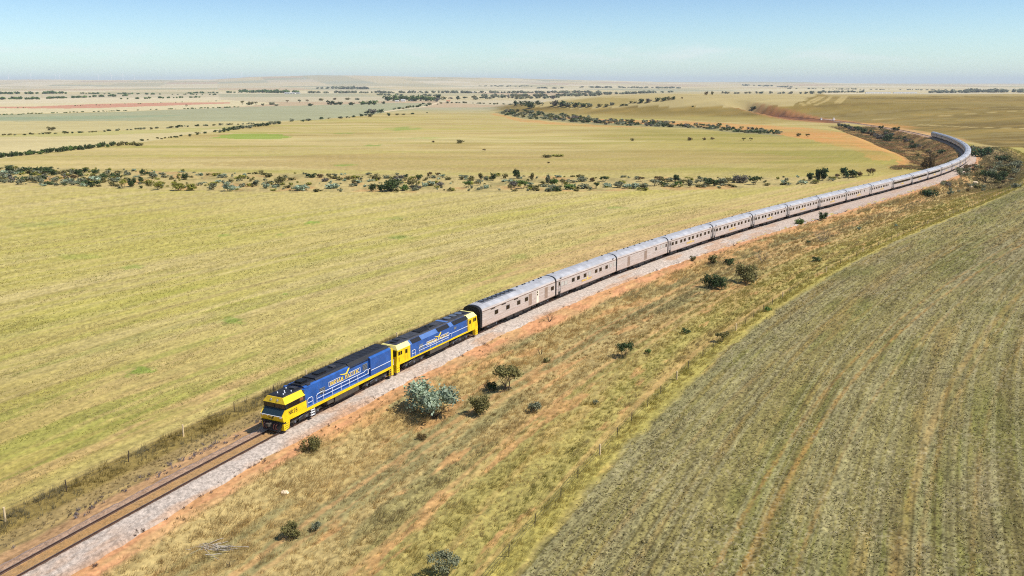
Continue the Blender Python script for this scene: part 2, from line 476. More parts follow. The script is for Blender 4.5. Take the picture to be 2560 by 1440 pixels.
def cover(X, Y, s, d, Z):
    r = np.hypot(X, Y)
    N = len(X)
    C = np.zeros((N, 3))
    def mixin(col, w):
        nonlocal C
        w = np.clip(w, 0, 1)[:, None]
        C = C * (1 - w) + np.asarray(col)[None] * w
    # rotated so that streaks run along the line in the near fields
    t = 0.99
    A, B = X * math.cos(t) + Y * math.sin(t), -X * math.sin(t) + Y * math.cos(t)
    dl = np.where(np.abs(d) < 400, d, -B + 60)
    sl = np.where(np.abs(d) < 400, s, A)
    xw, yw = X + (fbm(X/40, Y/40, 31, 3) - .5) * 30, Y + (fbm(X/40, Y/40, 32, 3) - .5) * 30
    dq = d - (shoulder(s) - 3.0)
    fine = fbm(X / .30, Y / .30, 40, 3); med = fbm(X / 3.5, Y / 3.5, 41, 3)
    # --- pastures left of the line, out to the scrub belt and beyond it
    C[:] = pc('#d3c077')
    big = fbm(X / 120, Y / 70, 21, 3)
    str1 = fbm(sl / 70, dl / 2.6, 22, 4); str2 = fbm(sl / 140, dl / 8, 23, 4)
    mixin(pc('#c4bb57'), ss(.42, .66, big * .5 + str2 * .5) * .6)
    mixin(pc('#dac58c'), ss(.46, .68, str1) * .45)
    mixin(pc('#b5a25a'), ss(.54, .70, fbm(sl / 60, dl / 1.3, 24, 4)) * .4)
    mixin(pc('#a9ac42'), ss(.56, .74, fbm(sl / 40, dl / 7, 25, 4)) * ss(300, 90, r) * .5)
    mixin(pc('#d8b47a'), ss(-45, -12, d) * (d < -8) * ss(.35, .6, str1) * .8)
    mixin(pc('#ab9748'), ss(-18, -70, X) * ss(170, 60, r) * .65)
    mixin(pc('#9ca544'), ss(.54, .70, fbm(sl / 22, dl / 2.6, 20, 4)) * ss(190, 80, r) * (d < -12) * .6)
    # tracks and shallow drill lines running with the line
    ln = np.abs(((dl + 3 * (fbm(sl / 60, dl / 200, 26, 2) - .5)) / 9.0) % 1 - .5)
    mixin(pc('#9c8a55'), ss(.46, .5, ln) * ss(.5, .62, fbm(sl / 40, dl / 9, 27, 2)) * .55 * (r < 330))
    # beyond the creek the slope is banded across
    far1 = ss(330, 420, Y)
    ban = fbm(X / 210, Y / 26, 28, 4)
    mixin(pc('#cfba76'), far1 * .7)
    mixin(pc('#b9b058'), far1 * ss(.47, .68, ban) * .8)
    mixin(pc('#d9c283'), far1 * ss(.45, .66, fbm(X / 160, Y / 18, 29, 4)) * .85)
    mixin(pc('#b89f5c'), far1 * ss(.5, .7, fbm(X / 90, Y / 40, 30, 4)) * .6)
    mixin(pc('#b8a757'), far1 * ss(20, 150, X) * ss(1000, 700, Y) * .6)
    mixin(pc('#a39a48'), far1 * ss(20, 150, X) * ss(1000, 700, Y) * ss(.46, .64, fbm(X / 90, Y / 30, 56, 4)) * .7)
    # --- far country: a patchwork of dry paddocks
    ff = ss(1250, 1900, Y) * (Y > 0)
    ang = 0.32
    U, V = (xw * math.cos(ang) + yw * math.sin(ang)) / 620, (-xw * math.sin(ang) + yw * math.cos(ang)) / 900
    pal = np.array([pc(h) for h in ('#e6d6ac', '#dcca9a', '#d8c9a4', '#c9bd92', '#ead9b2', '#d2b893', '#bdb894', '#e0cda0')])
    ci = (_h(np.floor(U).astype(np.int64), np.floor(V).astype(np.int64), 77) * 7.99).astype(int)
    w = (ff * .95)[:, None]
    C = C * (1 - w) + pal[ci] * (.93 + .14 * fbm(X / 500, Y / 120, 33, 3))[:, None] * w
    ed = np.minimum(np.abs(U % 1 - .5), np.abs(V % 1 - .5))
    # named paddocks
    def paddock(pts, col, k=1.0, n=3, warp=True):
        m = inpoly(xw if warp else X, yw if warp else Y, field(pts, n))
        mixin(pc(col), m * k)
        return m
    paddock([(-400, 405), (0, 396), (290, 363), (550, 326), (700, 306), (630, 313), (300, 326), (0, 338), (-400, 352)], '#dfcd95', .9)
    paddock([(-200, 345), (0, 338), (300, 327), (600, 315), (640, 313), (480, 329), (180, 341)], '#bdb860', .55)
    paddock([(-400, 352), (0, 337), (300, 325), (640, 312), (720, 303), (900, 290), (300, 300), (0, 303), (-400, 306)], '#d6c68c', .92)
    paddock([(-400, 306), (0, 303), (300, 302), (620, 304), (780, 300), (900, 290), (1060, 268), (1080, 258), (980, 257), (830, 262), (620, 267), (300, 280), (0, 287), (-400, 292)], '#b4b48c', .92)
    paddock([(-200, 296), (0, 293), (250, 289), (480, 288), (260, 298), (0, 300), (-200, 302)], '#9eae88', .6)
    paddock([(-400, 292), (0, 286), (300, 279), (620, 265), (700, 258), (560, 250), (0, 262), (-400, 266)], '#e8d8a8', .95)
    paddock([(-200, 271), (0, 270.4), (164, 271.2), (246, 270), (420, 264), (574, 258.6), (575, 255.8), (420, 256.5), (246, 259.6), (82, 266.4), (-200, 268)], '#dba180', 1.0, 3, False)
    paddock([(535, 345), (600, 333), (660, 334), (740, 341), (705, 347), (620, 347)], '#9cb245', .85)
    paddock([(1440, 272), (1600, 268), (1900, 275), (2000, 290), (2060, 302), (1900, 310), (1700, 300), (1480, 294), (1340, 283)], '#b49f5a', .75)
    paddock([(560, 348), (900, 343), (1300, 347), (1700, 352), (1300, 357), (900, 352)], '#dbc98a', .6)
    paddock([(880, 384), (1700, 376), (2100, 392), (1700, 420), (900, 425), (500, 410)], '#c0a468', .45)
    # scrub belt floor
    m = inpoly(xw * .35 + X * .65, yw * .35 + Y * .65, field(CREEK_NEAR + CREEK_FAR, 5))
    mixin(pc('#d0ba7c'), m * .85)
    mixin(pc('#a89a62'), m * ss(.5, .7, fbm(X / 6, Y / 12, 34, 3)) * .7)
    mixin(pc('#d9a76a'), m * ss(.6, .75, fbm(X / 10, Y / 16, 35, 3)) * .6)
    m = inpoly(xw * .3 + X * .7, yw * .3 + Y * .7, field(MIDBELT, 5))
    mixin(pc('#a39a6c'), m * .85)
    # red earth headlands
    for pts, k in (([(1330, 288), (1480, 297), (1700, 303), (1900, 312), (2010, 319), (2100, 331), (2200, 347), (2285, 378), (2303, 398), (2278, 414), (2225, 421), (2262, 400), (2238, 385), (2150, 366), (2050, 353), (1960, 340), (1900, 328), (1700, 314), (1480, 305)], .85),
                   ([(1222, 283), (1240, 283), (1300, 297), (1380, 305), (1500, 313), (1640, 318), (1500, 318), (1380, 311), (1290, 303)], .7),
                   ([(2010, 322), (2120, 345), (2230, 375), (2280, 402), (2180, 402), (2120, 370), (2020, 345)], .45)):
        m = inpoly(xw * .5 + X * .5, yw * .5 + Y * .5, field(pts, 4))
        mixin(pc('#e0a45f'), m * k * (.55 + .45 * ss(.35, .6, fbm(X / 14, Y / 30, 36, 3))))
    rs = np.hypot((X - 150) / 1.0, (Y - 520) / 1.9)
    m = (Y > 400) & (Y < 700) & (X > 130) & (X < 300) & (d < -22)
    mixin(pc('#e3c07e'), m * ss(.3, .5, np.abs((rs / 14 + fbm(X / 40, Y / 40, 37, 2)) % 1 - .5)) * ss(95, 130, rs - 0) * .45)
    # green spots
    for x, y, wp, hp, k in ((352, 927, 34, 13, .9), (583, 803, 40, 12, .9), (781, 556, 22, 5, .9), (1000, 593, 34, 6, .7), (1540, 519, 30, 4, .6), (862, 413, 28, 4, .8), (980, 546, 40, 5, .4), (1060, 345, 70, 4, .4), (1010, 322, 46, 6, .65), (860, 333, 34, 3, .6), (930, 364, 30, 3, .8), (330, 668, 26, 6, .6), (560, 588, 20, 5, .6), (700, 586, 14, 3, .5), (1300, 640, 30, 7, .35), (200, 640, 60, 8, .35), (100, 560, 80, 8, .3), (712, 735, 10, 3, .8)):
        p = px(x, y); D = math.hypot(p[0], p[1]); f_ = D / F_PX
        rx, ry = wp * f_, hp * f_ * D / (CAM_H - p[2])
        q = np.hypot((X - p[0]) / rx, (Y - p[1]) / ry) + (fbm(X / rx * 2.2, Y / ry * 2.2, 38, 4) - .5) * 1.5
        mixin(pc('#7ea636'), ss(1.05, .40, q) * k * .75)
    # dirt road and its crest
    rd = [px(*q)[:2] for q in ((960, 280), (1000, 273.5), (1040, 269.5), (1070, 264), (1088, 259), (1098, 256.5), (1110, 254))]
    for a, b in zip(rd[:-1], rd[1:]):
        v = b - a; tt = np.clip(((X - a[0]) * v[0] + (Y - a[1]) * v[1]) / (v @ v), 0, 1)
        mixin(pc('#f0d9b0'), ss(7, 4.5, np.hypot(X - a[0] - v[0] * tt, Y - a[1] - v[1] * tt)))
    # --- the hill to the right of the bend
    hm = np.maximum(ss(17, 26, d + 6 * (fbm(X / 20, Y / 20, 53, 3) - .5)) * (np.abs(d) < 5000) * (Y > 420), ss(930, 1000, Y) * ss(.5, 5, hill(X, Y) + 3 * (fbm(X / 60, Y / 60, 54, 3) - .5)))
    hm = hm * (1 - ss(2300, 2700, Y))
    hb = fbm(X / 150, Y / 38, 50, 4)
    mixin(pc('#9a8443'), hm * .96)
    mixin(pc('#79632f'), hm * ss(.46, .66, hb) * .65)
    mixin(pc('#a8945a'), hm * ss(.52, .70, fbm(X / 90, Y / 14, 51, 4)) * .7)
    mixin(pc('#b8994f'), hm * ss(.5, .7, fbm(X / 40, Y / 20, 52, 3)) * .5)
    for pts, col, k in (([(1300, 262), (1500, 236), (1700, 231), (2060, 231), (1985, 262), (1900, 268), (1600, 266), (1440, 271)], '#ceba80', .9),
                        ([(1380, 262), (1440, 250), (1500, 243), (1600, 248), (1560, 262), (1450, 270)], '#b6a058', .6),
                        ([(2060, 236), (2560, 234), (2700, 236), (2700, 240), (2060, 241)], '#cdb77a', .6)):
        mixin(pc(col), inpoly(xw, yw, field(pts, 3)) * k * (Y > 800))
    for pts in ([(2185, 299), (2350, 290), (2480, 281), (2620, 273)], [(1985, 262), (2020, 256), (2050, 241)], [(2040, 262), (2066, 252), (2078, 241)], [(2010, 262), (2035, 255), (2060, 241)], [(2090, 257), (2106, 241)], [(2100, 257), (2116, 241)], [(2420, 356), (2480, 366), (2560, 392)], [(2440, 362), (2500, 376), (2560, 402)], [(2300, 312), (2430, 318), (2600, 322)], [(2120, 310), (2260, 330), (2360, 345)]):
        q = [px(*p_)[:2] for p_ in densify(pts[:-1] + [pts[-1]], 4)[:(len(pts) - 1) * 4 + 1]]
        for a, b in zip(q[:-1], q[1:]):
            v = b - a; tt = np.clip(((X - a[0]) * v[0] + (Y - a[1]) * v[1]) / (v @ v + 1e-9), 0, 1)
            mixin(pc('#d2b978'), ss(3.6, 1.6, np.hypot(X - a[0] - v[0] * tt, Y - a[1] - v[1] * tt)) * .7)
    # --- near right: the stubble field
    fr = ss(32.0, 33.2, d + (fbm(s / 5, d / 5, 60, 3) - .5) * 2.4) * (s < 520) * (1 - ss(420, 520, Y))
    l1 = fbm(s / 90, d / 2.6, 61, 4); l2 = fbm(s / 35, d / 9, 62, 3)
    mixin(pc('#a89c60'), fr)
    mixin(pc('#9a9058'), fr * ss(40, 70, d + 14 * (l2 - .5) + .03 * s) * .85)
    mixin(pc('#7e7048'), fr * ss(66, 105, d + 24 * (l2 - .5)) * .75)  # outer field darkened: lens falloff and its own browner tone in one colour
    mixin(pc('#a0916e'), fr * ss(.54, .70, l2 * .5 + l1 * .5) * .55)
    mixin(pc('#8a8a48'), fr * ss(.5, .66, fbm(s / 26, d / 6, 63, 4)) * .65)
    mixin(pc('#b39a5c'), fr * ss(.58, .72, fbm(s / 40, d / 2.2, 64, 4)) * .7)
    mixin(pc('#74673e'), fr * ss(.54, .68, fbm(s / 120, d / .55, 68, 3)) * .35)
    mixin(pc('#b6ad7e'), fr * ss(.52, .66, fbm(s / 140, d / .6, 69, 3)) * .55)
    ps = np.abs((d / 5.2) % 1 - .5)
    mixin(pc('#6f6238'), fr * ss(.44, .49, ps) * .35)
    wob = 1.1 * (fbm(s / 70, s * 0, 65, 2) - .5)
    for d0, wd, k in ((46.2, .28, .6), (48.1, .36, .7), (51.6, .26, .4), (58.5, .6, .4), (59.8, .35, .3), (69.5, 1.2, .35), (75, .7, .35), (88, 1.4, .45), (40.5, .35, .25), (37.5, .4, .25), (100, 1.2, .4), (63.5, .3, .3)):
        dd = d0 + .055 * np.maximum(s + 40, -30) + wob
        mixin(pc('#bd9452'), fr * ss(wd, wd * .35, np.abs(d - dd) + .5 * (fine - .5)) * k * (.6 + .4 * ss(.4, .55, med)))
    rows = np.abs((d / .85 + .25 * (med - .5)) % 1 - .5)
    mixin(pc('#5d5230'), fr * ss(.34, .47, rows) * ss(.38, .56, l2) * .5)
    sp = fbm(X / .2, Y / .2, 66, 2)
    mixin(pc('#b7aa86'), fr * ss(.60, .76, sp) * ss(.35, .6, fbm(X / 5, Y / 5, 67, 3)) * .6)
    mixin(pc('#4c4126'), fr * ss(.42, .26, sp) * .65)
    # --- verge between the ballast and the fence
    vg = (dq > 2.9) * (1 - fr) * ((s < 560) & (d < 40))
    vg = vg * (1 - ss(560, 640, s))
    gr = fbm(s / 22, d / 2.4, 70, 4)
    mixin(pc('#ccb478'), vg)
    mixin(pc('#a39a68'), vg * ss(.42, .6, gr) * .8)
    mixin(pc('#c0b162'), vg * ss(17, 26, d + 8 * (gr - .5)) * .8)
    mixin(pc('#c8a86a'), vg * ss(.5, .66, fbm(s / 26, d / 2.2, 71, 4)) * .6)
    orange = ss(.56, .68, fbm(s / 9, d / 1.6, 72, 4) + .13 * ss(9, 4, dq) - .09 * ss(12, 22, d))
    mixin(pc('#d8a66c'), vg * orange * .8)
    for d0, wd, k in ((13.1, .6, .75), (14.9, .45, .5), (20.6, .5, .55), (22.0, .4, .3), (29.6, .5, .4)):
        dd = d0 + 1.2 * (fbm(s / 50, s * 0 + d0, 73, 2) - .5)
        mixin(pc('#d8ab72'), vg * ss(wd, wd * .3, np.abs(d - dd) + .7 * (gr - .5)) * k)
    mixin(pc('#e6a878'), ss(2.8, 3.1, dq + .5 * (med - .5)) * ss(5.4, 4.2, dq + 1.2 * (gr - .5) - ss(-30, 10, s) * ss(90, 40, s) * 1.6) * (s < 560) * (.55 + .4 * ss(.40, .58, fbm(s / 5, d / 1.5, 58, 3))))
    mixin(pc('#c9bb62'), vg * ss(30.2, 31.2, d) * .6)
    ob = ss(250, 330, s) * ss(600, 500, s) * ss(7, 10, dq) * ss(30, 24, d + 6 * (gr - .5))
    mixin(pc('#8f8158'), ob * .85)
    mixin(pc('#a8875c'), ob * ss(.5, .64, fbm(X / 8, Y / 8, 57, 4)) * .6)
    # left cess and grass strip
    lf = ss(-11.4, -10.6, d + .9 * (med - .5)) * (d < -2) * (s < 330)
    mixin(pc('#b59c66'), lf)
    mixin(pc('#9c8748'), lf * ss(-6.8, -7.8, d) * .8)
    mixin(pc('#d6a878'), ss(-5.0, -4.0, d + 1.2 * (med - .5)) * (d < -1.5) * (s < 900) * .9)
    # embankment inside the bend, cutting beyond the culvert
    wi = ss(335, 410, s) * (1 - ss(800, 900, s))
    lo_ = -26 - 18 * ss(430, 620, s)
    eb = wi * ss(-3.5, -5, d) * ss(-8, 4, d - lo_ + 12 * (gr - .5))
    mixin(pc('#b58c58'), eb * .95)
    mixin(pc('#8b7a44'), eb * ss(.45, .62, fbm(X / 8, Y / 8, 75, 4)) * .75)
    ct = ss(930, 990, s) * (np.abs(d) < 36) * ss(26, 13, np.abs(d) + 8 * (gr - .5)) * (1 - ss(1170, 1260, s))
    mixin(pc('#94603f'), ct * .95)
    mixin(pc('#6f4a35'), ct * ss(.48, .6, fbm(X / 14, Y / 14, 76, 4)) * .8)
    mixin(pc('#d9995f'), ct * ss(12, 17, np.abs(d)) * .8)
    mixin(pc('#e3ab72'), ss(5, 7, d) * ss(24, 18, d + 8 * (gr - .5)) * ss(600, 660, s) * (s < 960) * .7)
    mixin(pc('#dfa058'), ss(14, 20, d) * ss(44, 34, d + 14 * (gr - .5)) * ss(820, 880, s) * (s < 960) * .6)
    # grain everywhere near
    g = 1 + ss(600, 60, r) * ((fine - .5) * .9 + (med - .5) * .15 + (fbm(sl / 3.0, dl / .5, 81, 3) - .5) * .6)
    g = g + ss(60, 300, r) * ss(5000, 800, r) * ((fbm(sl / 30, dl / 1.1, 80, 4) - .5) * .40 * ss(900, 300, r) + (fbm(X / 60, Y / 9, 85, 4) - .5) * .4 * ss(300, 600, r))
    C *= np.clip(g, .4, 1.6)[:, None]
    return C

def build_ground():
    fine = np.radians(np.linspace(-37, 37, 1020))
    rest = np.radians(np.concatenate([np.linspace(37, 323, 90)[1:-1]]))
    th = np.concatenate([fine, rest])                # clockwise from the view axis
    rr = [2.0, 12.0, 24.0, 36.0, 44.0, 50.0]
    r = 52.0
    while r < 60000:
        rr.append(r)
        st = r * r / (1080.0 * (CAM_H + 3)) * 1.25
        r += min(max(st, .10), r * (.011 if r < 3000 else .02))
    rr = np.array(rr)
    na, nr = len(th), len(rr)
    X = (rr[:, None] * np.sin(th)[None]).ravel(); Y = (rr[:, None] * np.cos(th)[None]).ravel()
    s, d = to_sd(X, Y)
    Z = terrain(X, Y, (s, d))
    C = cover(X, Y, s, d, Z)
    # clods and stubble of the field on the right, real relief
    q = np.hypot(X, Y)
    fr = (d > 34.5) & (s < 520) & (q < 420)
    Z = Z + fr * ((fbm(X / .3, Y / .3, 91, 2) - .5) * .22 + (fbm(s / 6, d / .8, 92, 2) - .5) * .12)
    lf = (d < -11) & (q < 420)
    Z = Z + lf * ((fbm(X / .5, Y / .5, 93, 2) - .5) * .10)
    vg = (d > 4.5) & (d < 34) & (q < 420) & (s < 520)
    Z = Z + vg * ((fbm(X / .9, Y / .9, 94, 3) - .5) * .35)
    Z = np.where((np.abs(d) < 5) & (s < 1000), Z - .10, Z)
    i = np.arange(nr - 1)[:, None] * na; j = np.arange(na)[None]; j2 = (np.arange(na) + 1)[None] % na
    Fc = np.stack([i + j, i + na + j, i + na + j2, i + j2], -1).reshape(-1, 4)
    me = np_mesh('ground', np.stack([X, Y, Z], 1), Fc, cover_mat('land', spread=.16, scales=(.9, 5.0), bump=.35), C, True)
    o = bpy.data.objects.new('ground', me); COL.objects.link(o)
    tag(o, 'dry farmland of pale paddocks, verge and ploughed field reaching the horizon', kind='structure')
    return len(X)
print('ground', build_ground())

# ------------------------------------------------------------------ ballast and rails
def strip(name, s0, s1, ds, prof, matl, zn=0.0, cfun=None):
    sv = np.arange(s0, s1, ds) if np.isscalar(ds) else ds
    dv = np.array([p[0] for p in prof]); zv = np.array([p[1] for p in prof])
    x, y, z, t = at(sv)
    dd = np.tile(dv, (len(sv), 1))
    if cfun is not None:                             # the stone shoulder spreads unevenly
        k = (shoulder(sv) + .5 * (fbm(sv / 2.2, sv * 0, 103, 3) - .5) - 1.2)[:, None] / 3.0
        dd = np.where(dd > 1.2, 1.2 + (dd - 1.2) * k, dd)
        kl = 1 + .25 * (fbm(sv / 2.5, sv * 0, 104, 3) - .5)[:, None]
        dd = np.where(dd < -1.2, -1.2 + (dd + 1.2) * kl, dd)
    Xg = x[:, None] + np.sin(t)[:, None] * dd; Yg = y[:, None] - np.cos(t)[:, None] * dd
    Zg = z[:, None] + zv[None]
    if zn:
        w = np.where((np.arange(len(dv)) == 0) | (np.arange(len(dv)) == len(dv) - 1), 0.0, 1.0)
        Zg = Zg + w * zn * (fbm(Xg / .35, Yg / .35, 95, 2) - .5)
    n, m = Xg.shape
    i = np.arange(n - 1)[:, None] * m; j = np.arange(m - 1)[None]
    Fc = np.stack([i + j, i + j + 1, i + m + j + 1, i + m + j], -1).reshape(-1, 4)[:, ::-1]
    V = np.stack([Xg.ravel(), Yg.ravel(), Zg.ravel()], 1)
    Cc = None
    if cfun is not None:
        Cc = cfun(np.repeat(sv, m), dd.ravel(), V)
    return np_mesh(name, V, Fc, matl, Cc, True)

_svar = [-118.0]
while _svar[-1] < 990:
    _svar.append(_svar[-1] + (.16 if _svar[-1] < 60 else .35 if _svar[-1] < 250 else 1.5))
_svar = np.array(_svar)
def ballast_col(s, d, V):
    C = np.tile(pc('#d6c6b7', 1.08), (len(s), 1))
    def mixin(col, w):
        nonlocal C
        w = np.clip(w, 0, 1)[:, None]; C = C * (1 - w) + np.asarray(col)[None] * w
    n1 = fbm(s / 8, d / 2, 100, 4); n2 = fbm(V[:, 0] / .17, V[:, 1] / .17, 101, 2)
    mixin(pc('#d8b394'), ss(.5, .68, n1) * .8)
    mixin(pc('#d3a27a'), ss(1.9, 3.4, d - shoulder(s) + 3.2 + 1.4 * (n1 - .5)) * ss(.45, .65, fbm(s / 18, d * 0, 102, 3)) * .7)
    far = ss(60, 200, s)
    mixin(pc('#c9b2a2'), far * .6)
    inn = ss(.82, .62, np.abs(d))
    mixin(pc('#d2a56a'), inn * .9)
    mixin(pc('#b58752'), inn * ss(.45, .7, n2) * .6)
    lft = ss(-.8, -1.0, d)
    mixin(pc('#d8ab86'), lft * .8)
    mixin(pc('#b7a9a6'), lft * ss(-2.0, -2.4, d) * .6)
    C *= np.clip(1 + (n2 - .5) * 1.0, .4, 1.6)[:, None]
    return C
_bd = np.concatenate([[-2.7], np.linspace(-2.5, 4.2, 44), [4.5]])
_bz = np.interp(_bd, [-2.7, -2.5, -1.9, -1.2, -.8, -.7, .7, .8, 1.3, 2.6, 4.2, 4.5], [-.78, -.52, -.34, -.2, -.17, -.2, -.2, -.17, -.2, -.30, -.46, -.75])
me = strip('ballast', 0, 0, _svar, list(zip(_bd, _bz)), cover_mat('stones', spread=.3, scales=(3.0, 9.0), bump=.8), .10, ballast_col)
o = bpy.data.objects.new('ballast_bed', me); COL.objects.link(o)
tag(o, 'pale crushed stone bed under the rails, rust stained between them', kind='structure')

m_rail = mat('rust_steel', lin('#4a3326'), .55, .35, .25, 2.0)
m_railtop = mat('worn_railhead', lin('#7d6f68'), .3, .8)
track = empty('railway_track', (*(float(q) for q in at(-40.)[:3]),))
tag(track, 'single railway line of two rust brown rails curving under the train', 'railway track')
_sr = np.concatenate([np.arange(-118, 700, 1.5), np.arange(700, 1240, 4.0)])
for side_ in (-.755, .755):
    pr = [(-.075, -.175), (-.07, -.15), (-.015, -.13), (-.015, -.045), (-.037, -.035), (-.037, 0), (.037, 0), (.037, -.035), (.015, -.045), (.015, -.13), (.07, -.15), (.075, -.175)]
    me = strip('rail', 0, 0, _sr, [(side_ + a, b) for a, b in pr], m_rail)
    me.materials.append(m_railtop)
    me.transform(Matrix.Translation(-Vector(track.location)))
    k = np.zeros(len(me.polygons), np.int32); k[5::len(pr) - 1] = 1
    me.polygons.foreach_set('material_index', k)
    o = bpy.data.objects.new('rail', me); COL.objects.link(o); o.parent = track

# ------------------------------------------------------------------ the train
def pose(o, s0, s1):
    """set an Empty on the rails half way between two positions, x running rearwards along the train"""
    xa, ya, za, _ = (float(q) for q in at(s0)); xb, yb, zb, _ = (float(q) for q in at(s1))
    xm, ym, zm, _ = (float(q) for q in at((s0 + s1) / 2))
    cx, cy = (xa + xb) / 4 + xm / 2, (ya + yb) / 4 + ym / 2
    dx = Vector((xb - xa, yb - ya, zb - za)).normalized()
    dy = Vector((0, 0, 1)).cross(dx).normalized(); dz = dx.cross(dy)
    o.matrix_world = Matrix(((dx.x, dy.x, dz.x, cx), (dx.y, dy.y, dz.y, cy), (dx.z, dy.z, dz.z, zm), (0, 0, 0, 1)))

def steel_mat():
    """fluted stainless steel: pinker tone low down, streaks and narrow flutes below the windows"""
    m = bpy.data.materials.new('stainless_steel'); m.use_nodes = True
    n, l = m.node_tree.nodes, m.node_tree.links
    b = n['Principled BSDF']
    b.inputs['Metallic'].default_value = .22
    b.inputs['Roughness'].default_value = .42
    tc = n.new('ShaderNodeTexCoord')
    mp = n.new('ShaderNodeMapping'); mp.inputs['Scale'].default_value = (.25, 1, 3.0)
    nz = n.new('ShaderNodeTexNoise'); nz.inputs['Scale'].default_value = 2.0; nz.inputs['Detail'].default_value = 6
    l.new(tc.outputs['Object'], mp.inputs['Vector']); l.new(mp.outputs['Vector'], nz.inputs['Vector'])
    rp = n.new('ShaderNodeValToRGB')
    rp.color_ramp.elements[0].position, rp.color_ramp.elements[0].color = .3, (*lin('#b6a79c'), 1)
    rp.color_ramp.elements[1].position, rp.color_ramp.elements[1].color = .7, (*lin('#d6cac3'), 1)
    l.new(nz.outputs['Fac'], rp.inputs['Fac'])
    # pinkish tan mixed in towards the lower side
    sp = n.new('ShaderNodeSeparateXYZ'); l.new(tc.outputs['Object'], sp.inputs['Vector'])
    mr = n.new('ShaderNodeMapRange'); mr.inputs['From Min'].default_value, mr.inputs['From Max'].default_value = 2.0, .8
    mr.inputs['To Min'].default_value, mr.inputs['To Max'].default_value = 0, .45
    l.new(sp.outputs['Z'], mr.inputs['Value'])
    mx = n.new('ShaderNodeMixRGB'); mx.inputs['Color2'].default_value = (*lin('#c9ac9a'), 1)
    l.new(mr.outputs['Result'], mx.inputs['Fac']); l.new(rp.outputs['Color'], mx.inputs['Color1'])
    l.new(mx.outputs['Color'], b.inputs['Base Color'])
    wv = n.new('ShaderNodeTexWave'); wv.wave_type = 'BANDS'; wv.bands_direction = 'Z'
    wv.inputs['Scale'].default_value = 3.2; wv.inputs['Distortion'].default_value = 0
    l.new(tc.outputs['Object'], wv.inputs['Vector'])
    bp = n.new('ShaderNodeBump'); bp.inputs['Strength'].default_value = .25; bp.inputs['Distance'].default_value = .02
    l.new(wv.outputs['Fac'], bp.inputs['Height']); l.new(bp.outputs['Normal'], b.inputs['Normal'])
    return m
M_STEEL = steel_mat()
M_ROOF = mat('steel_roof', lin('#adacae'), .5, .3, .16, .7)
M_RIB = mat('brown_trim', lin('#8e7565'), .55, .3)
M_BLACK = mat('black_rubber', lin('#161616'), .7)
M_UNDER = mat('underframe_grime', lin('#2c2724'), .75, 0, .3, 3.0)
M_GLASS = mat('tinted_glass', lin('#1d1513'), .12, 0, spec=.8)
M_GLASSL = mat('pale_reflection_pane', lin('#b9b6ae'), .3)  # bright reflection in a pane, put into its colour
M_FRAME = mat('window_frame', lin('#b8b0ac'), .45, .5)
M_BLUE = mat('blue_paint', lin('#24549a'), .42, 0, .24, 1.1, coat=.1)
M_BLUEL = mat('light_blue_paint', lin('#4d6da3'), .45, 0, .12, .9)  # lighter blue for walkways, shoulder panels and panel joints
M_YEL = mat('yellow_paint', lin('#ecc512'), .45, 0, .18, 1.4, coat=.1)
M_CREAM = mat('cream_yellow_paint', lin('#f3e58e'), .5, 0, .06, 1.2)  # paler cream yellow for the sloping cab brows
M_BRROOF = mat('black_roof', lin('#17171c'), .6, 0, .3, 1.5)
M_DKROOF = mat('charcoal_roof', lin('#35353a'), .6, 0, .35, 1.5)
M_GRILL = mat('radiator_grille', lin('#0d0d10'), .55, .2)
M_WHITE = mat('white_paint', lin('#e6e8ea'), .45)
M_GREY = mat('fan_grey', lin('#6e7685'), .4, .5)
M_TANK = mat('grimy_tank', lin('#4a443c'), .7, 0, .3, 2.0)
M_GOLD = mat('gold_lettering', lin('#ffd93a'), .45)
M_RED = mat('hose_brown', lin('#54291f'), .7)
M_LAMP = mat('lamp_glass', lin('#efe9d5'), .15)
M_BROWN = mat('rust_brown_cowl', lin('#8a5a30'), .6, 0, .25, 2.0)

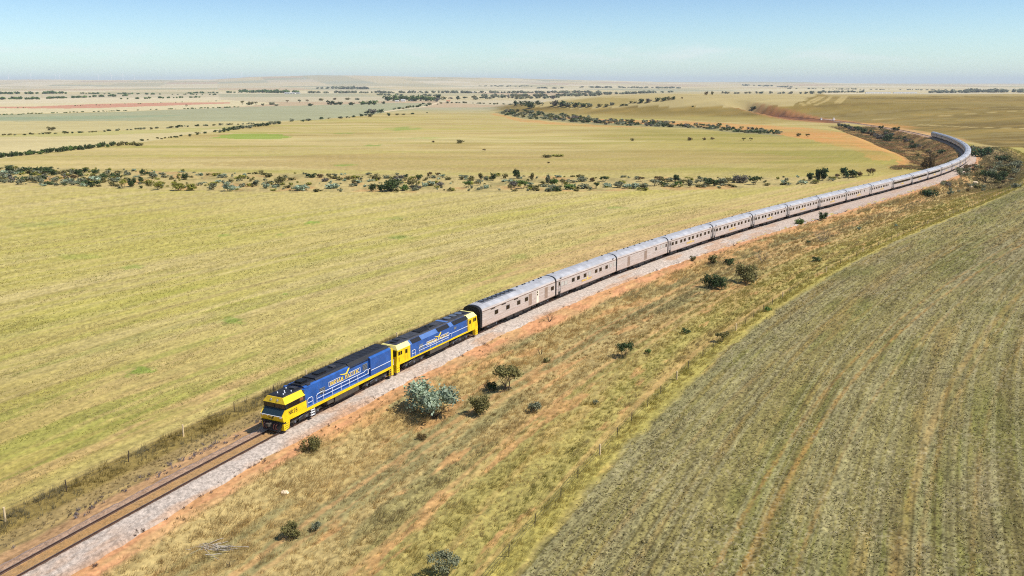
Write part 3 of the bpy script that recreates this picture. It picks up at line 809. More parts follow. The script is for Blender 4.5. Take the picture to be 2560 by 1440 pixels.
def serif_text(txt, h, gap=.16):
    """stroke-built capitals with serifs -> list of (poly, ...) in (u,v); returns polys and width"""
    T = .17 * h; t = .08 * h
    polys = []
    def rect(x0, x1, y0, y1): polys.append([(x0, y0), (x1, y0), (x1, y1), (x0, y1)])
    def stroke(a, b, w):
        ax, ay = a; bx, by = b; L_ = math.hypot(bx - ax, by - ay); nx, ny = -(by - ay) / L_ * w / 2, (bx - ax) / L_ * w / 2
        polys.append([(ax + nx, ay + ny), (ax - nx, ay - ny), (bx - nx, by - ny), (bx + nx, by + ny)])
    def arc(cx, cy, rx, ry, a0, a1, w, n=10):
        p = [(cx + rx * math.cos(a0 + (a1 - a0) * i / n), cy + ry * math.sin(a0 + (a1 - a0) * i / n)) for i in range(n + 1)]
        for a, b in zip(p[:-1], p[1:]): stroke(a, b, w)
    def stem(cx, y0=0, y1=None):
        y1 = h if y1 is None else y1
        rect(cx - T / 2, cx + T / 2, y0, y1); rect(cx - T, cx + T, y0, y0 + t); rect(cx - T, cx + T, y1 - t, y1)
    x = 0
    for ch in txt:
        if ch == ' ': x += .5 * h; continue
        if ch == 'I': w = .34 * h; stem(x + w / 2)
        elif ch == 'N':
            w = .8 * h; stem(x + T); stem(x + w - T); stroke((x + T, h), (x + w - T, 0), T)
        elif ch == 'D':
            w = .76 * h; stem(x + T); arc(x + T, h / 2, w - 1.5 * T, h / 2 - t / 2, -math.pi / 2, math.pi / 2, T * .9)
        elif ch == 'A':
            w = .8 * h; stroke((x + t, 0), (x + w / 2, h), t * 1.3); stroke((x + w - T / 2, 0), (x + w / 2, h), T); rect(x + .25 * w, x + .75 * w, .28 * h, .28 * h + t)
            rect(x - t, x + 2.5 * t, 0, t); rect(x + w - 2 * T, x + w + t, 0, t)
        elif ch == 'P':
            w = .64 * h; stem(x + T); arc(x + T, .73 * h, w - 1.5 * T, .25 * h, -math.pi / 2, math.pi / 2, T * .8)
        elif ch == 'C':
            w = .74 * h; arc(x + w * .52, h / 2, w * .46, h / 2 - t / 2, .75, 2 * math.pi - .75, T * .85, 14)
        elif ch == 'F':
            w = .62 * h; stem(x + T); rect(x + T, x + w, h - t * 1.3, h); rect(x + T, x + w * .8, .48 * h, .48 * h + t * 1.2); rect(x + w - t, x + w, .74 * h, h)
        elif ch == 'R':
            w = .66 * h; rect(x, x + T * .8, 0, h); arc(x + T * .4, .74 * h, w - T, .24 * h, -math.pi / 2, math.pi / 2, T * .8); stroke((x + .3 * w, .5 * h), (x + w, 0), T * .85)
        elif ch == 'n':                               # plain N of the road number
            w = .7 * h; rect(x, x + T * .8, 0, h); rect(x + w - T * .8, x + w, 0, h); stroke((x + T * .4, h), (x + w - T * .4, 0), T * .85)
        elif ch == '2':
            w = .6 * h; arc(x + w / 2, .70 * h, w * .42, .26 * h, -.5, math.pi, T * .8); stroke((x + w * .86, .60 * h), (x + T * .4, t), T * .8); rect(x, x + w, 0, T * .8)
        elif ch == '8':
            w = .6 * h; arc(x + w / 2, .73 * h, w * .34, .22 * h, 0, 2 * math.pi, T * .8, 14); arc(x + w / 2, .26 * h, w * .40, .23 * h, 0, 2 * math.pi, T * .8, 14)
        x += w + gap * h
    return polys, x - gap * h

EAGLE = [(-.98, .42), (-.62, .30), (-.30, .17), (-.05, .12), (.10, .30), (.26, .62), (.40, .98), (.62, 1.0), (.60, .80), (.46, .45), (.30, .12), (.22, -.08), (.30, -.30), (.10, -.22), (-.06, -.10), (-.34, -.04), (-.60, .10), (-.86, .28)]

def side_plate(b, polys, x0, z0, y, mi, t=.012):
    """flat raised pieces on the near side (-y); u runs along +x"""
    for p in polys:
        n = len(p)
        a = [(x0 + u, y, z0 + v) for u, v in p]; c = [(x0 + u, y - t, z0 + v) for u, v in p]
        b.add(a + c, [tuple(range(n, 2 * n)), tuple(range(n))[::-1]] + [(i, (i + 1) % n, n + (i + 1) % n, n + i) for i in range(n)], mi)

def emblem(parent, x0, x1, z0, z1, y, sc, mats, words=True, frame=True, name='emblem'):
    """eagle over a framed INDIAN PACIFIC; on both sides of the vehicle"""
    for s_ in (-1, 1):
        b = MB()
        w = x1 - x0; h = z1 - z0
        if frame:
            f = .045 * sc
            for q in ((0, .36 * w, h - f, h), (.64 * w, w, h - f, h), (0, w * .42, 0, f), (.62 * w, w, 0, f), (0, f, 0, h), (w - f, w, 0, h)):
                side_plate(b, [[(q[0], q[2]), (q[1], q[2]), (q[1], q[3]), (q[0], q[3])]], -w / 2, 0, 0, 1)
        if words:
            ps, tw = serif_text('INDIAN PACIFIC', .62 * h)
            k = .93 * w / tw
            ps = [[(u * k, v) for u, v in p] for p in ps]
            side_plate(b, ps, -.465 * w, .17 * h, 0, 0)
            # the ribbon under the words
            rb = [[(-.16 * w + .32 * w * i / 8 + dx, -.10 * h + .22 * h * (i / 8) + .05 * h * math.sin(i * 2.2)) for i, dx in ((i, 0), (i + 1, 0))] for i in range(8)]
            for a, c in rb:
                side_plate(b, [[a, c, (c[0], c[1] + .06 * h), (a[0], a[1] + .06 * h)]], 0, 0, 0, 0)
        e = [(u * .19 * w + .03 * w, h * .97 + (v + .15) * .93 * h) for u, v in EAGLE]
        side_plate(b, [e], 0, 0, -.013, 0)
        o = b.build(name, mats, parent)
        o.location = ((x0 + x1) / 2, s_ * y, z0)
        if s_ > 0: o.rotation_euler = (0, 0, math.pi)

def wheelset(b, x, r, mi=0, mj=1):
    for s_ in (-1, 1):
        b.cyl((x, s_ * .68, r), (x, s_ * .80, r), r, r, 18, mi)
        b.cyl((x, s_ * .80, r), (x, s_ * .83, r), r * .35, r * .3, 10, mj)
    b.cyl((x, -.7, r), (x, .7, r), .09, .09, 8, mi)

def bogie(name, parent, x, axles, r, half, mats, plate=False):
    """side frames, springs, dampers; each axle a wheelset of its own"""
    b = MB()
    for s_ in (-1, 1):
        y0, y1 = sorted((s_ * .93, s_ * 1.12))
        b.hexa([(-half, y0, .50), (half, y0, .50), (half, y1, .50), (-half, y1, .50)], [(-half + .35, y0, .86), (half - .35, y0, .86), (half - .35, y1, .86), (-half + .35, y1, .86)], 0)
        b.box(-half * .45, half * .45, y0, y1, .30, .52, 0)
        for a in axles:
            b.box(a - .22, a + .22, y0 - .02 * (s_ < 0), y1 + .04 * (s_ > 0), .32, .66, 1)
            b.cyl((a, s_ * 1.12, .46), (a, s_ * 1.2, .46), .13, .11, 8, 2)
            for q in (-.33, .33):
                b.cyl((a + q, s_ * 1.04, .48), (a + q, s_ * 1.04, .82), .10, .10, 8, 1)
        b.cyl((-half * .5, s_ * 1.17, .62), (half * .1, s_ * 1.17, .92), .045, .045, 6, 2)
        b.box(half * .55, half * .8, y0, y1, .40, .60, 1)
    b.box(-half * .3, half * .3, -1.0, 1.0, .55, .80, 0)
    o = b.build(name, mats, parent); o.location = (x, 0, 0)
    for a in axles:
        w = MB(); wheelset(w, 0, r, 0, 1)
        q = w.build('wheelset', [M_UNDER, M_TANK], o); q.location = (a, 0, 0)
    return o

# ---- leading locomotive (19.4 m in the picture's scale): cab at x = 0, hood behind
def leading_loco():
    root = empty('locomotive')
    tag(root, 'blue diesel locomotive with one sloping yellow cab numbered NR28, leading the silver train', 'locomotive', 'locomotives hauling the train')
    X0 = -9.7                                        # local origin at the middle
    f = lambda x: X0 + x
    # hood: long blue body standing inside the walkway, flush with the side at the rear
    b = MB()
    hw, top = 1.16, 3.62
    pr = [(-hw, 1.5), (hw, 1.5), (hw, 3.58), (.98, 3.70), (-.98, 3.70), (-hw, 3.58)]
    b.prism(pr, f(3.35), f(14.8), 0)
    pr = [(-1.44, 1.46), (1.44, 1.46), (1.44, 3.55), (1.2, 3.70), (-1.2, 3.70), (-1.44, 3.55)]
    b.prism(pr, f(14.8), f(19.1), 0)
    for x in (5.6, 8.9, 12.0, 14.0, 16.4): b.box(f(x), f(x + .03), -hw - .012, hw + .012, 1.55, 3.55, 1)
    b.box(f(14.85), f(19.05), -1.47, -1.44, 2.12, 2.17, 2)
    b.build('hood', [M_BLUE, M_BLUEL, M_WHITE], root)
    b = MB()                                         # grey intake panels on the hood side
    for x, z in ((5.75, 2.35), (13.6, 2.75)):
        for s_ in (-1, 1):
            b = MB()
            b.box(f(x), f(x + .95), *sorted((s_ * hw, s_ * (hw + .02))), z - .32, z + .38, 0)
            for k in range(4): b.box(f(x), f(x + .95), *sorted((s_ * (hw + .018), s_ * (hw + .035))), z - .25 + k * .16, z - .19 + k * .16, 1)
            b.build('vent_panel', [mat('vent_grey', lin('#6f7478'), .6, 0, .2, 4), M_DKROOF], root)
    # roof: black, sloping shoulders, lower radiator recess, exhaust, rear radiator block
    b = MB()
    b.prism([(-1.0, 3.66), (1.0, 3.66), (.8, 3.92), (-.8, 3.92)], f(5.5), f(11.0), 0)
    b.prism([(-1.19, 3.56), (1.19, 3.56), (.86, 3.96), (-.86, 3.96)], f(11.05), f(19.1), 0)
    b.prism([(-1.02, 3.60), (1.02, 3.60), (.7, 3.80), (-.7, 3.80)], f(3.35), f(5.5), 0)
    b.box(f(3.7), f(4.7), -.45, .45, 3.8, 4.02, 1); b.box(f(3.9), f(4.4), -1.1, -.75, 3.5, 3.78, 2)
    b.box(f(6.5), f(8.0), -.4, .4, 3.92, 4.05, 1); b.box(f(9.2), f(9.8), -.35, .35, 3.92, 4.08, 2)
    for k in range(8): b.box(f(11.6 + k * .9), f(11.66 + k * .9), -.8, .8, 3.96, 3.99, 2)
    b.prism([(-1.2, 3.40), (1.2, 3.40), (1.12, 3.60), (-1.12, 3.60)], f(11.2), f(18.9), 1)
    b.build('roof', [M_BRROOF, M_GRILL, M_DKROOF], root)
    # frame: yellow sill, pale walkway, steps
    b = MB()
    b.box(f(3.2), f(19.3), -1.45, 1.45, 1.12, 1.44, 0)
    b.build('sill', [M_YEL], root)
    b = MB(); b.box(f(3.3), f(14.8), -1.43, 1.43, 1.445, 1.485, 0); b.build('walkway', [M_BLUEL], root)
    # cab
    b = MB()
    side = [(-.45, .85), (3.2, 1.12), (3.2, 2.33), (0.0, 2.33), (-.55, 1.75)]
    prof = [(-.42, 1.12), (3.2, 1.12), (3.2, 2.32), (.02, 2.32), (-.58, 1.72)]
    for (xa, za), (xb, zb) in zip(prof, prof[1:] + prof[:1]):
        b.add([(f(xa), -1.45, za), (f(xb), -1.45, zb), (f(xb), 1.45, zb), (f(xa), 1.45, za)], [(0, 1, 2, 3)], 0)
    for y in (-1.45, 1.45): b.add([(f(x), y, z) for x, z in prof], [tuple(range(5)) if y < 0 else tuple(range(5))[::-1]], 0)
    # raised body under the cab roof at its back
    b.box(f(3.0), f(3.35), -1.4, 1.4, 2.33, 3.5, 2)
    b.build('cab', [M_YEL, M_BLACK, M_BLUE], root)
    b = MB()                                         # brow over the windscreen, cream-edged chamfers
    lo = [(f(-.10), -1.45, 2.90), (f(3.05), -1.45, 2.96), (f(3.05), 1.45, 2.96), (f(-.10), 1.45, 2.90)]
    hi = [(f(.10), -1.0, 3.50), (f(3.3), -1.0, 3.50), (f(3.3), 1.0, 3.50), (f(.10), 1.0, 3.50)]
    b.hexa(lo, hi, 0)
    b.build('cab_brow', [M_YEL], root)
    b = MB()
    b.hexa([(f(.16), -.99, 3.50), (f(3.3), -.99, 3.50), (f(3.3), .99, 3.50), (f(.16), .99, 3.50)], [(f(.4), -.88, 3.60), (f(3.3), -.88, 3.60), (f(3.3), .88, 3.60), (f(.4), .88, 3.60)], 0)
    for x, y in ((.9, .35), (1.2, -.35), (1.55, .0), (1.9, -.6), (.8, -.5), (2.4, .5)):
        b.cyl((f(x), y, 3.6), (f(x), y, 3.72), .07, .05, 8, 1)
    b.box(f(2.5), f(3.1), -.5, .2, 3.6, 3.72, 2)
    b.build('cab_roof', [M_BRROOF, M_WHITE, M_DKROOF], root)
    # glass band: raked windscreen of two panes, side windows
    b = MB()
    zl, zh = 2.33, 2.92
    fr = lambda z, o_=0: f(-.02 - .10 * (z - zl) / .57) - o_
    b.hexa([(f(.0), -1.43, zl), (f(3.05), -1.43, zl), (f(3.05), 1.43, zl), (f(.0), 1.43, zl)], [(f(-.06), -1.43, zh), (f(3.05), -1.43, zh), (f(3.05), 1.43, zh), (f(-.06), 1.43, zh)], 0)
    b.build('window_band', [M_BLACK], root)
    for y0, y1 in ((-1.34, -.05), (.05, 1.34)):
        b = MB(); b.hexa([(f(-.025), y0, zl + .08), (f(.0), y0, zl + .08), (f(.0), y1, zl + .08), (f(-.025), y1, zl + .08)], [(f(-.078), y0, zh - .06), (f(-.04), y0, zh - .06), (f(-.04), y1, zh - .06), (f(-.078), y1, zh - .06)], 0)
        b.build('windscreen', [M_GLASS], root)
    for s_ in (-1, 1):
        for xa, xb in ((.35, 1.25), (1.35, 2.1)):
            b = MB(); b.box(f(xa), f(xb), *sorted((s_ * 1.425, s_ * 1.44)), zl + .08, zh - .08, 0); b.build('cab_window', [M_GLASS], root)
        b = MB(); b.box(f(2.2), f(3.05), *sorted((s_ * 1.43, s_ * 1.455)), zl + .02, zh - .1, 0); b.box(f(2.15), f(2.7), *sorted((s_ * 1.43, s_ * 1.46)), 2.6, 2.95, 1)
        b.build('side_intake', [M_DKROOF, M_BROWN], root)
    # front shelf of the nose below the windscreen with its white lip, its shade put into a dark colour
    b = MB(); b.hexa([(f(-.57), -1.3, 1.73), (f(-.0), -1.3, 2.32), (f(-.0), 1.3, 2.32), (f(-.57), 1.3, 1.73)], [(f(-.60), -1.3, 1.75), (f(-.03), -1.3, 2.34), (f(-.03), 1.3, 2.34), (f(-.60), 1.3, 1.75)], 0)
    b.build('nose_shelf', [mat('shaded_teal', lin('#1f3038'), .4)], root)
    b = MB(); b.tube([(f(-.63), -1.42, 1.76), (f(-.66), 0, 1.76), (f(-.63), 1.42, 1.76)], .03, 5, 0)
    for k in range(7): b.cyl((f(-.63), -1.35 + k * .45, 1.60), (f(-.63), -1.35 + k * .45, 1.76), .018, n=5)
    b.build('nose_rail', [M_WHITE], root)
    # lamps
    for y in (-.42, .42):
        b = MB(); b.cyl((f(-.02), y, 3.2), (f(.1), y, 3.2), .13, .13, 12, 0); b.cyl((f(-.05), y, 3.2), (f(-.02), y, 3.2), .11, .11, 12, 1); b.build('headlight', [M_DKROOF, M_LAMP], root)
    for y in (-1.15, 1.15):
        b = MB(); b.cyl((f(-.47), y, 1.62), (f(-.6), y, 1.62), .1, .1, 10, 0); b.build('marker_light', [M_LAMP], root)
    # pilot, coupler and hoses
    b = MB()
    b.box(f(-.5), f(-.1), -1.45, 1.45, .95, 1.12, 1)
    b.hexa([(f(-.75), -1.0, .14), (f(-.5), -1.0, .14), (f(-.5), 1.0, .14), (f(-.75), 1.0, .14)], [(f(-.5), -1.3, .95), (f(-.3), -1.3, .95), (f(-.3), 1.3, .95), (f(-.5), 1.3, .95)], 2)
    for s_ in (-1, 1):
        y0, y1 = sorted((s_ * 1.0, s_ * 1.43))
        b.hexa([(f(-.35), y0, .18), (f(.35), y0, .30), (f(.35), y1, .30), (f(-.35), y1, .18)], [(f(-.5), y0, 1.12), (f(.55), y0, 1.12), (f(.55), y1, 1.12), (f(-.5), y1, 1.12)], 0)
        for k in range(3): b.box(f(-.3 + k * .03), f(.3), *sorted((s_ * 1.425, s_ * 1.445)), .42 + k * .22, .46 + k * .22, 1)
    b.build('pilot', [M_YEL, M_BLACK, M_UNDER], root)
    b = MB(); b.cyl((f(-1.15), 0, .88), (f(-.4), 0, .88), .12, .12, 8, 0); b.box(f(-1.3), f(-1.0), -.18, .18, .72, 1.05, 0); b.build('coupler', [M_TANK], root)
    for y in (-.75, -.45, .55, .85):
        b = MB(); b.tube([(f(-.5), y, .95), (f(-.85), y, .8), (f(-.9), y, .5), (f(-.7), y, .32)], .045, 6, 0); b.build('brake_hose', [M_RED], root)
    # handrails along the walkway: one length per run of stanchions
    for s_ in (-1, 1):
        for pts in ([(3.45, 1.45), (3.45, 2.25), (3.6, 2.42), (4.15, 2.42), (4.3, 2.25), (4.3, 1.45)],
                    [(4.95, 1.45), (4.95, 2.25), (5.1, 2.42), (6.0, 2.45), (6.4, 2.32), (13.6, 2.32), (13.75, 2.45), (14.2, 2.45), (14.3, 2.3), (14.3, 1.9)],
                    [(14.4, 1.9), (14.4, 2.3), (14.5, 2.42), (14.75, 2.42)]):
            b = MB(); b.tube([(f(x), s_ * 1.40, z) for x, z in pts], .030, 5, 0)
            xa, xb = pts[0][0], pts[-1][0]
            b.tube([(f(xa), s_ * 1.40, 1.92), (f(min(xb, 13.7)), s_ * 1.40, 1.92)], .026, 5, 0)
            k = xa + 1.15
            while k < xb - .8 and xb - xa > 3:
                b.cyl((f(k), s_ * 1.40, 1.45), (f(k), s_ * 1.40, 2.32), .028, n=5); k += 1.55
            b.build('handrail', [M_WHITE], root)
    # tank, steps, bogies, rear end
    b = MB()
    b.prism([(-1.25, .38), (1.25, .38), (1.4, .55), (1.4, 1.05), (-1.4, 1.05), (-1.4, .55)], f(8.05), f(12.5), 0)
    b.prism([(-1.2, .5), (1.2, .5), (1.36, .62), (1.36, 1.05), (-1.36, 1.05), (-1.36, .62)], f(6.75), f(7.85), 0)
    b.build('fuel_tank', [M_TANK], root)
    for x in (3.9, 18.6):
        for s_ in (-1, 1):
            b = MB()
            for k in range(3): b.box(f(x), f(x + .6), *sorted((s_ * 1.2, s_ * 1.45)), .35 + k * .28, .39 + k * .28, 0)
            for q in (0, .58): b.box(f(x + q), f(x + q + .03), *sorted((s_ * 1.40, s_ * 1.45)), .3, 1.12, 0)
            b.build('step', [M_WHITE if x < 5 else M_YEL], root)
    for x in (3.45, 16.2):
        bogie('bogie', root, f(x), (-1.85, 0, 1.85), .50, 2.65, [M_UNDER, M_TANK, M_GREY])
    b = MB()
    b.box(f(19.1), f(19.3), -1.46, 1.46, 1.12, 3.62, 0)
    b.hexa([(f(18.8), -1.44, .2), (f(19.3), -1.44, .2), (f(19.3), 1.44, .2), (f(18.8), 1.44, .2)], [(f(18.5), -1.44, 1.12), (f(19.3), -1.44, 1.12), (f(19.3), 1.44, 1.12), (f(18.5), 1.44, 1.12)], 1)
    for s_ in (-1, 1): b.box(f(19.0), f(19.42), *sorted((s_ * 1.2, s_ * 1.47)), .25, 3.55, 0)
    b.build('rear_end', [M_YEL, M_UNDER], root)
    b = MB(); b.tube([(f(19.4), -1.3, 1.2), (f(19.75), -1.3, 1.5), (f(19.75), -1.3, 2.0), (f(19.4), -1.3, 2.3)], .03, 5); b.box(f(19.3), f(19.9), -.5, .5, 1.25, 1.33, 0)
    b.build('end_platform', [M_WHITE], root)
    # lettering
    emblem(root, f(7.3), f(13.15), 2.44, 2.99, 1.178, 1.0, [M_GOLD, M_WHITE])
    for s_ in (-1, 1):
        b = MB(); ps, w = serif_text('nR28', .42, .2)
        side_plate(b, [[(u * 1.0, v) for u, v in p] for p in ps], 0, 0, 0, 0)
        o = b.build('road_number', [M_BLACK], root)
        o.location = (f(.38) if s_ < 0 else f(.38) + w, s_ * 1.453, 1.66)
        if s_ > 0: o.rotation_euler = (0, 0, math.pi)
    b = MB()                                         # small bird on the nose
    e = [(u * .5, v * .28) for u, v in EAGLE]
    for i in range(1): side_plate(b, [e], 0, 0, 0, 0)
    o = b.build('nose_emblem', [M_BLACK], root); o.location = (f(-.56), 0, 1.40); o.rotation_euler = (0, 0, -math.pi / 2)
    return root

# ---- second locomotive: a cab at each end, chamfered blue body between
def second_loco():
    root = empty('locomotive')
    tag(root, 'blue diesel locomotive with a yellow cab at both ends, coupled behind the leader', 'locomotive', 'locomotives hauling the train')
    X0 = -9.8
    f = lambda x: X0 + x                             # x = 0 at the front cab, 19.6 at the rear
    body = [(-1.45, 1.3), (1.45, 1.3), (1.45, 3.02), (1.0, 3.50), (-1.0, 3.50), (-1.45, 3.02)]
    b = MB(); b.prism(body, f(2.95), f(17.1), 0)
    for x in (5.8, 9.2, 12.6, 13.2): b.box(f(x), f(x + .03), -1.46, 1.46, 1.5, 3.0, 1)
    b.box(f(12.6), f(17.0), -1.47, -1.45, 2.05, 2.10, 2); b.box(f(12.6), f(17.0), 1.45, 1.47, 2.05, 2.10, 2)
    b.build('body', [M_BLUE, M_BLUEL, M_WHITE], root)
    for s_ in (-1, 1):                               # lighter blue shoulder between the grilles
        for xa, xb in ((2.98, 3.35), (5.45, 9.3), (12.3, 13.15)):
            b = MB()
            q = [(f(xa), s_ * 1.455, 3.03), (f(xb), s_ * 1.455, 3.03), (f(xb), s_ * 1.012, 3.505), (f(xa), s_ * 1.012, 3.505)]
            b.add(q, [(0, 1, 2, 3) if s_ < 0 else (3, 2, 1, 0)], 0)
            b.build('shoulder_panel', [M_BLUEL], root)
    for xa, xb in ((3.4, 5.4), (9.4, 12.2), (13.25, 17.05)):
        for s_ in (-1, 1):
            b = MB()
            q = [(f(xa), s_ * 1.47, 3.06), (f(xb), s_ * 1.47, 3.06), (f(xb), s_ * 1.05, 3.50), (f(xa), s_ * 1.05, 3.50)]
            r_ = [(x, y - s_ * .08, z - .06) for x, y, z in q]
            b.hexa(r_ if s_ < 0 else r_[::-1], q if s_ < 0 else q[::-1], 0)
            b.build('radiator_grille', [M_GRILL], root)
    # roof
    b = MB()
    b.hexa([(f(.5), -1.0, 3.50), (f(18.9), -1.0, 3.50), (f(18.9), 1.0, 3.50), (f(.5), 1.0, 3.50)], [(f(.8), -.85, 3.62), (f(18.6), -.85, 3.62), (f(18.6), .85, 3.62), (f(.8), .85, 3.62)], 0)
    for xa, xb, y0, y1, z, m_ in ((.9, 1.6, -.5, .3, 3.74, 1), (1.9, 2.4, -.3, .6, 3.72, 1), (3.2, 6.0, -.7, .7, 3.68, 0), (6.3, 8.8, -.62, .62, 3.72, 2), (9.1, 9.5, -.5, .5, 3.80, 2), (12.2, 12.8, -.85, .85, 3.66, 3), (17.2, 18.4, -.7, .7, 3.69, 1)):
        b.box(f(xa), f(xb), y0, y1, 3.62, z, m_)
    for k in range(7): b.box(f(6.5 + k * .32), f(6.58 + k * .32), -.6, .6, 3.72, 3.76, 0)
    b.cyl((f(8.9), -.0, 3.62), (f(8.9), 0, 3.86), .36, .32, 14, 2); b.cyl((f(10.4), 0, 3.62), (f(10.4), 0, 3.78), .6, .6, 16, 0)
    b.box(f(8.2), f(11.6), -.8, -.62, 3.62, 3.72, 0)
    b.build('roof', [M_DKROOF, M_BRROOF, M_BLACK, M_BLUEL], root)
    for x in (13.9, 15.35, 16.75):
        b = MB(); b.cyl((f(x), 0, 3.6), (f(x), 0, 3.78), .62, .60, 20, 0); b.cyl((f(x), 0, 3.78), (f(x), 0, 3.79), .52, .52, 20, 1)
        for k in range(4):
            t = k * math.pi / 4; b.box(f(x) - .5, f(x) + .5, -.015, .015, 3.79, 3.80, 0) if k == 0 else None
        b.build('roof_fan', [M_DKROOF, M_GREY], root)
    # cabs
    for end in (0, 1):
        g = (lambda x: f(x)) if end == 0 else (lambda x: f(19.6 - x))
        b = MB()
        def hx(lo, hi, mi):
            if end: lo, hi = lo[::-1], hi[::-1]
            b.hexa(lo, hi, mi)
        hx([(g(-.15), -1.45, 1.12), (g(2.9), -1.45, 1.12), (g(2.9), 1.45, 1.12), (g(-.15), 1.45, 1.12)], [(g(.18), -1.45, 3.02), (g(2.9), -1.45, 3.02), (g(2.9), 1.45, 3.02), (g(.18), 1.45, 3.02)], 0)
        b.build('cab', [M_YEL], root)
        b = MB()
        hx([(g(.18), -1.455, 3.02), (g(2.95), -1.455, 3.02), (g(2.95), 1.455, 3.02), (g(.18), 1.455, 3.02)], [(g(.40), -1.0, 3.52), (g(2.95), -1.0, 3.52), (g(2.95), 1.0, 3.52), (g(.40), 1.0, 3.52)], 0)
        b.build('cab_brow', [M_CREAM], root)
        b = MB()
        hx([(g(.02), -1.28, 2.22), (g(.2), -1.28, 2.22), (g(.2), 1.28, 2.22), (g(.02), 1.28, 2.22)], [(g(.125), -1.28, 2.92), (g(.3), -1.28, 2.92), (g(.3), 1.28, 2.92), (g(.125), 1.28, 2.92)], 0)
        b.build('windscreen', [M_GLASS], root)
        b = MB()
        hx([(g(.17), -.3, 3.08), (g(.4), -.3, 3.08), (g(.4), .3, 3.08), (g(.17), .3, 3.08)], [(g(.24), -.3, 3.34), (g(.4), -.3, 3.34), (g(.4), .3, 3.34), (g(.24), .3, 3.34)], 0)
        for y in (-.15, .15): b.cyl((g(.15), y, 3.21), (g(.2), y, 3.21), .09, .09, 10, 1)
        b.build('headlight', [M_BLACK, M_LAMP], root)
        for s_ in (-1, 1):
            q = lambda xa, xb: sorted((g(xa), g(xb)))
            b = MB(); b.box(*q(.32, 1.15), *sorted((s_ * 1.445, s_ * 1.462)), 2.32, 2.80, 0); b.box(*q(.70, .75), *sorted((s_ * 1.455, s_ * 1.468)), 2.30, 2.82, 1)
            b.build('cab_window', [M_GLASS, M_YEL], root)
            b = MB(); b.box(*q(1.72, 2.32), *sorted((s_ * 1.445, s_ * 1.458)), 1.42, 2.86, 0); b.box(*q(1.80, 2.24), *sorted((s_ * 1.455, s_ * 1.465)), 2.22, 2.74, 1); b.box(*q(1.70, 1.74), *sorted((s_ * 1.45, s_ * 1.47)), 1.4, 2.88, 2); b.box(*q(2.30, 2.34), *sorted((s_ * 1.45, s_ * 1.47)), 1.4, 2.88, 2)
            b.build('door', [M_YEL, M_GLASS, M_BROWN], root)
            b = MB(); b.tube([(g(.42), s_ * 1.5, 1.55), (g(.42), s_ * 1.5, 2.1)], .03, 5); b.build('grab_rail', [M_BLACK], root)
            b = MB()
            xs = q(-.1, .55)
            b.hexa([(xs[0], s_ * 1.45 if s_ < 0 else 1.0, .22), (xs[1], s_ * 1.45 if s_ < 0 else 1.0, .22), (xs[1], -1.0 if s_ < 0 else 1.45, .22), (xs[0], -1.0 if s_ < 0 else 1.45, .22)],
                   [(xs[0], s_ * 1.45 if s_ < 0 else 1.0, 1.12), (xs[1], s_ * 1.45 if s_ < 0 else 1.0, 1.12), (xs[1], -1.0 if s_ < 0 else 1.45, 1.12), (xs[0], -1.0 if s_ < 0 else 1.45, 1.12)], 0)
            for k in range(2): b.box(*q(.0, .5), *sorted((s_ * 1.445, s_ * 1.462)), .45 + .3 * k, .50 + .3 * k, 1)
            b.build('step', [M_YEL, M_BLACK], root)
        b = MB()
        b.box(*sorted((g(-.3), g(-.1))), -1.0, 1.0, .3, 1.12, 0); b.cyl((g(-.75), 0, .88), (g(-.1), 0, .88), .12, .12, 8, 0)
        b.box(*sorted((g(-.18), g(-.12))), -1.1, 1.1, 1.5, 2.05, 1)
        b.build('buffer_beam', [M_UNDER, M_BROWN], root)
    b = MB(); b.box(f(2.9), f(16.7), -1.455, 1.455, 1.14, 1.38, 0); b.build('sill', [M_YEL], root)
    b = MB()
    for s_ in (-1, 1): b.box(f(3.0), f(12.6), *sorted((s_ * 1.455, s_ * 1.50)), 1.385, 1.47, 0)
    b.build('walkway', [M_BLUEL], root)
    for s_ in (-1, 1):
        for pts in ([(3.2, 1.4), (3.2, 2.05), (3.3, 2.2), (3.85, 2.2), (3.95, 2.05), (3.95, 1.4)],
                    [(4.75, 1.4), (4.75, 2.05), (4.9, 2.2), (5.6, 2.2), (11.8, 2.02), (12.0, 2.15), (12.4, 2.15), (12.5, 2.0), (12.5, 1.7)]):
            b = MB(); b.tube([(f(x), s_ * 1.50, z) for x, z in pts], .030, 5, 0)
            xa, xb = pts[0][0], pts[-1][0]
            b.tube([(f(xa), s_ * 1.50, 1.78), (f(min(xb, 11.8)), s_ * 1.50, 1.74)], .026, 5, 0)
            k = xa + 1.1
            while k < xb - .6 and xb - xa > 3:
                b.cyl((f(k), s_ * 1.50, 1.4), (f(k), s_ * 1.50, 2.08), .028, n=5); k += 1.45
            b.build('handrail', [M_WHITE], root)
        
        for xa, xb, za, zb in ((4.9, 5.7, 1.95, 2.5), (13.3, 13.9, 2.45, 2.75)):
            b = MB(); b.box(f(xa), f(xb), *sorted((s_ * 1.445, s_ * 1.465)), za, zb, 0); b.build('vent_panel', [mat('vent_grey', lin('#6f7478'), .6)], root)
    b = MB(); b.prism([(-1.2, .42), (1.2, .42), (1.4, .6), (1.4, 1.14), (-1.4, 1.14), (-1.4, .6)], f(7.45), f(12.1), 0); b.build('fuel_tank', [M_TANK], root)
    for x in (4.1, 15.3): bogie('bogie', root, f(x), (-1.7, 0, 1.7), .49, 2.5, [M_UNDER, M_TANK, M_GREY])
    emblem(root, f(6.55), f(12.0), 1.96, 2.45, 1.455, 1.0, [M_GOLD, M_WHITE])
    return root

o = leading_loco(); pose(o, -41.05, -21.65)
o = second_loco(); pose(o, -20.75, -1.15)
# pose() uses chord ends; the locomotives' own middles are 9.7 and 9.8 m from their fronts

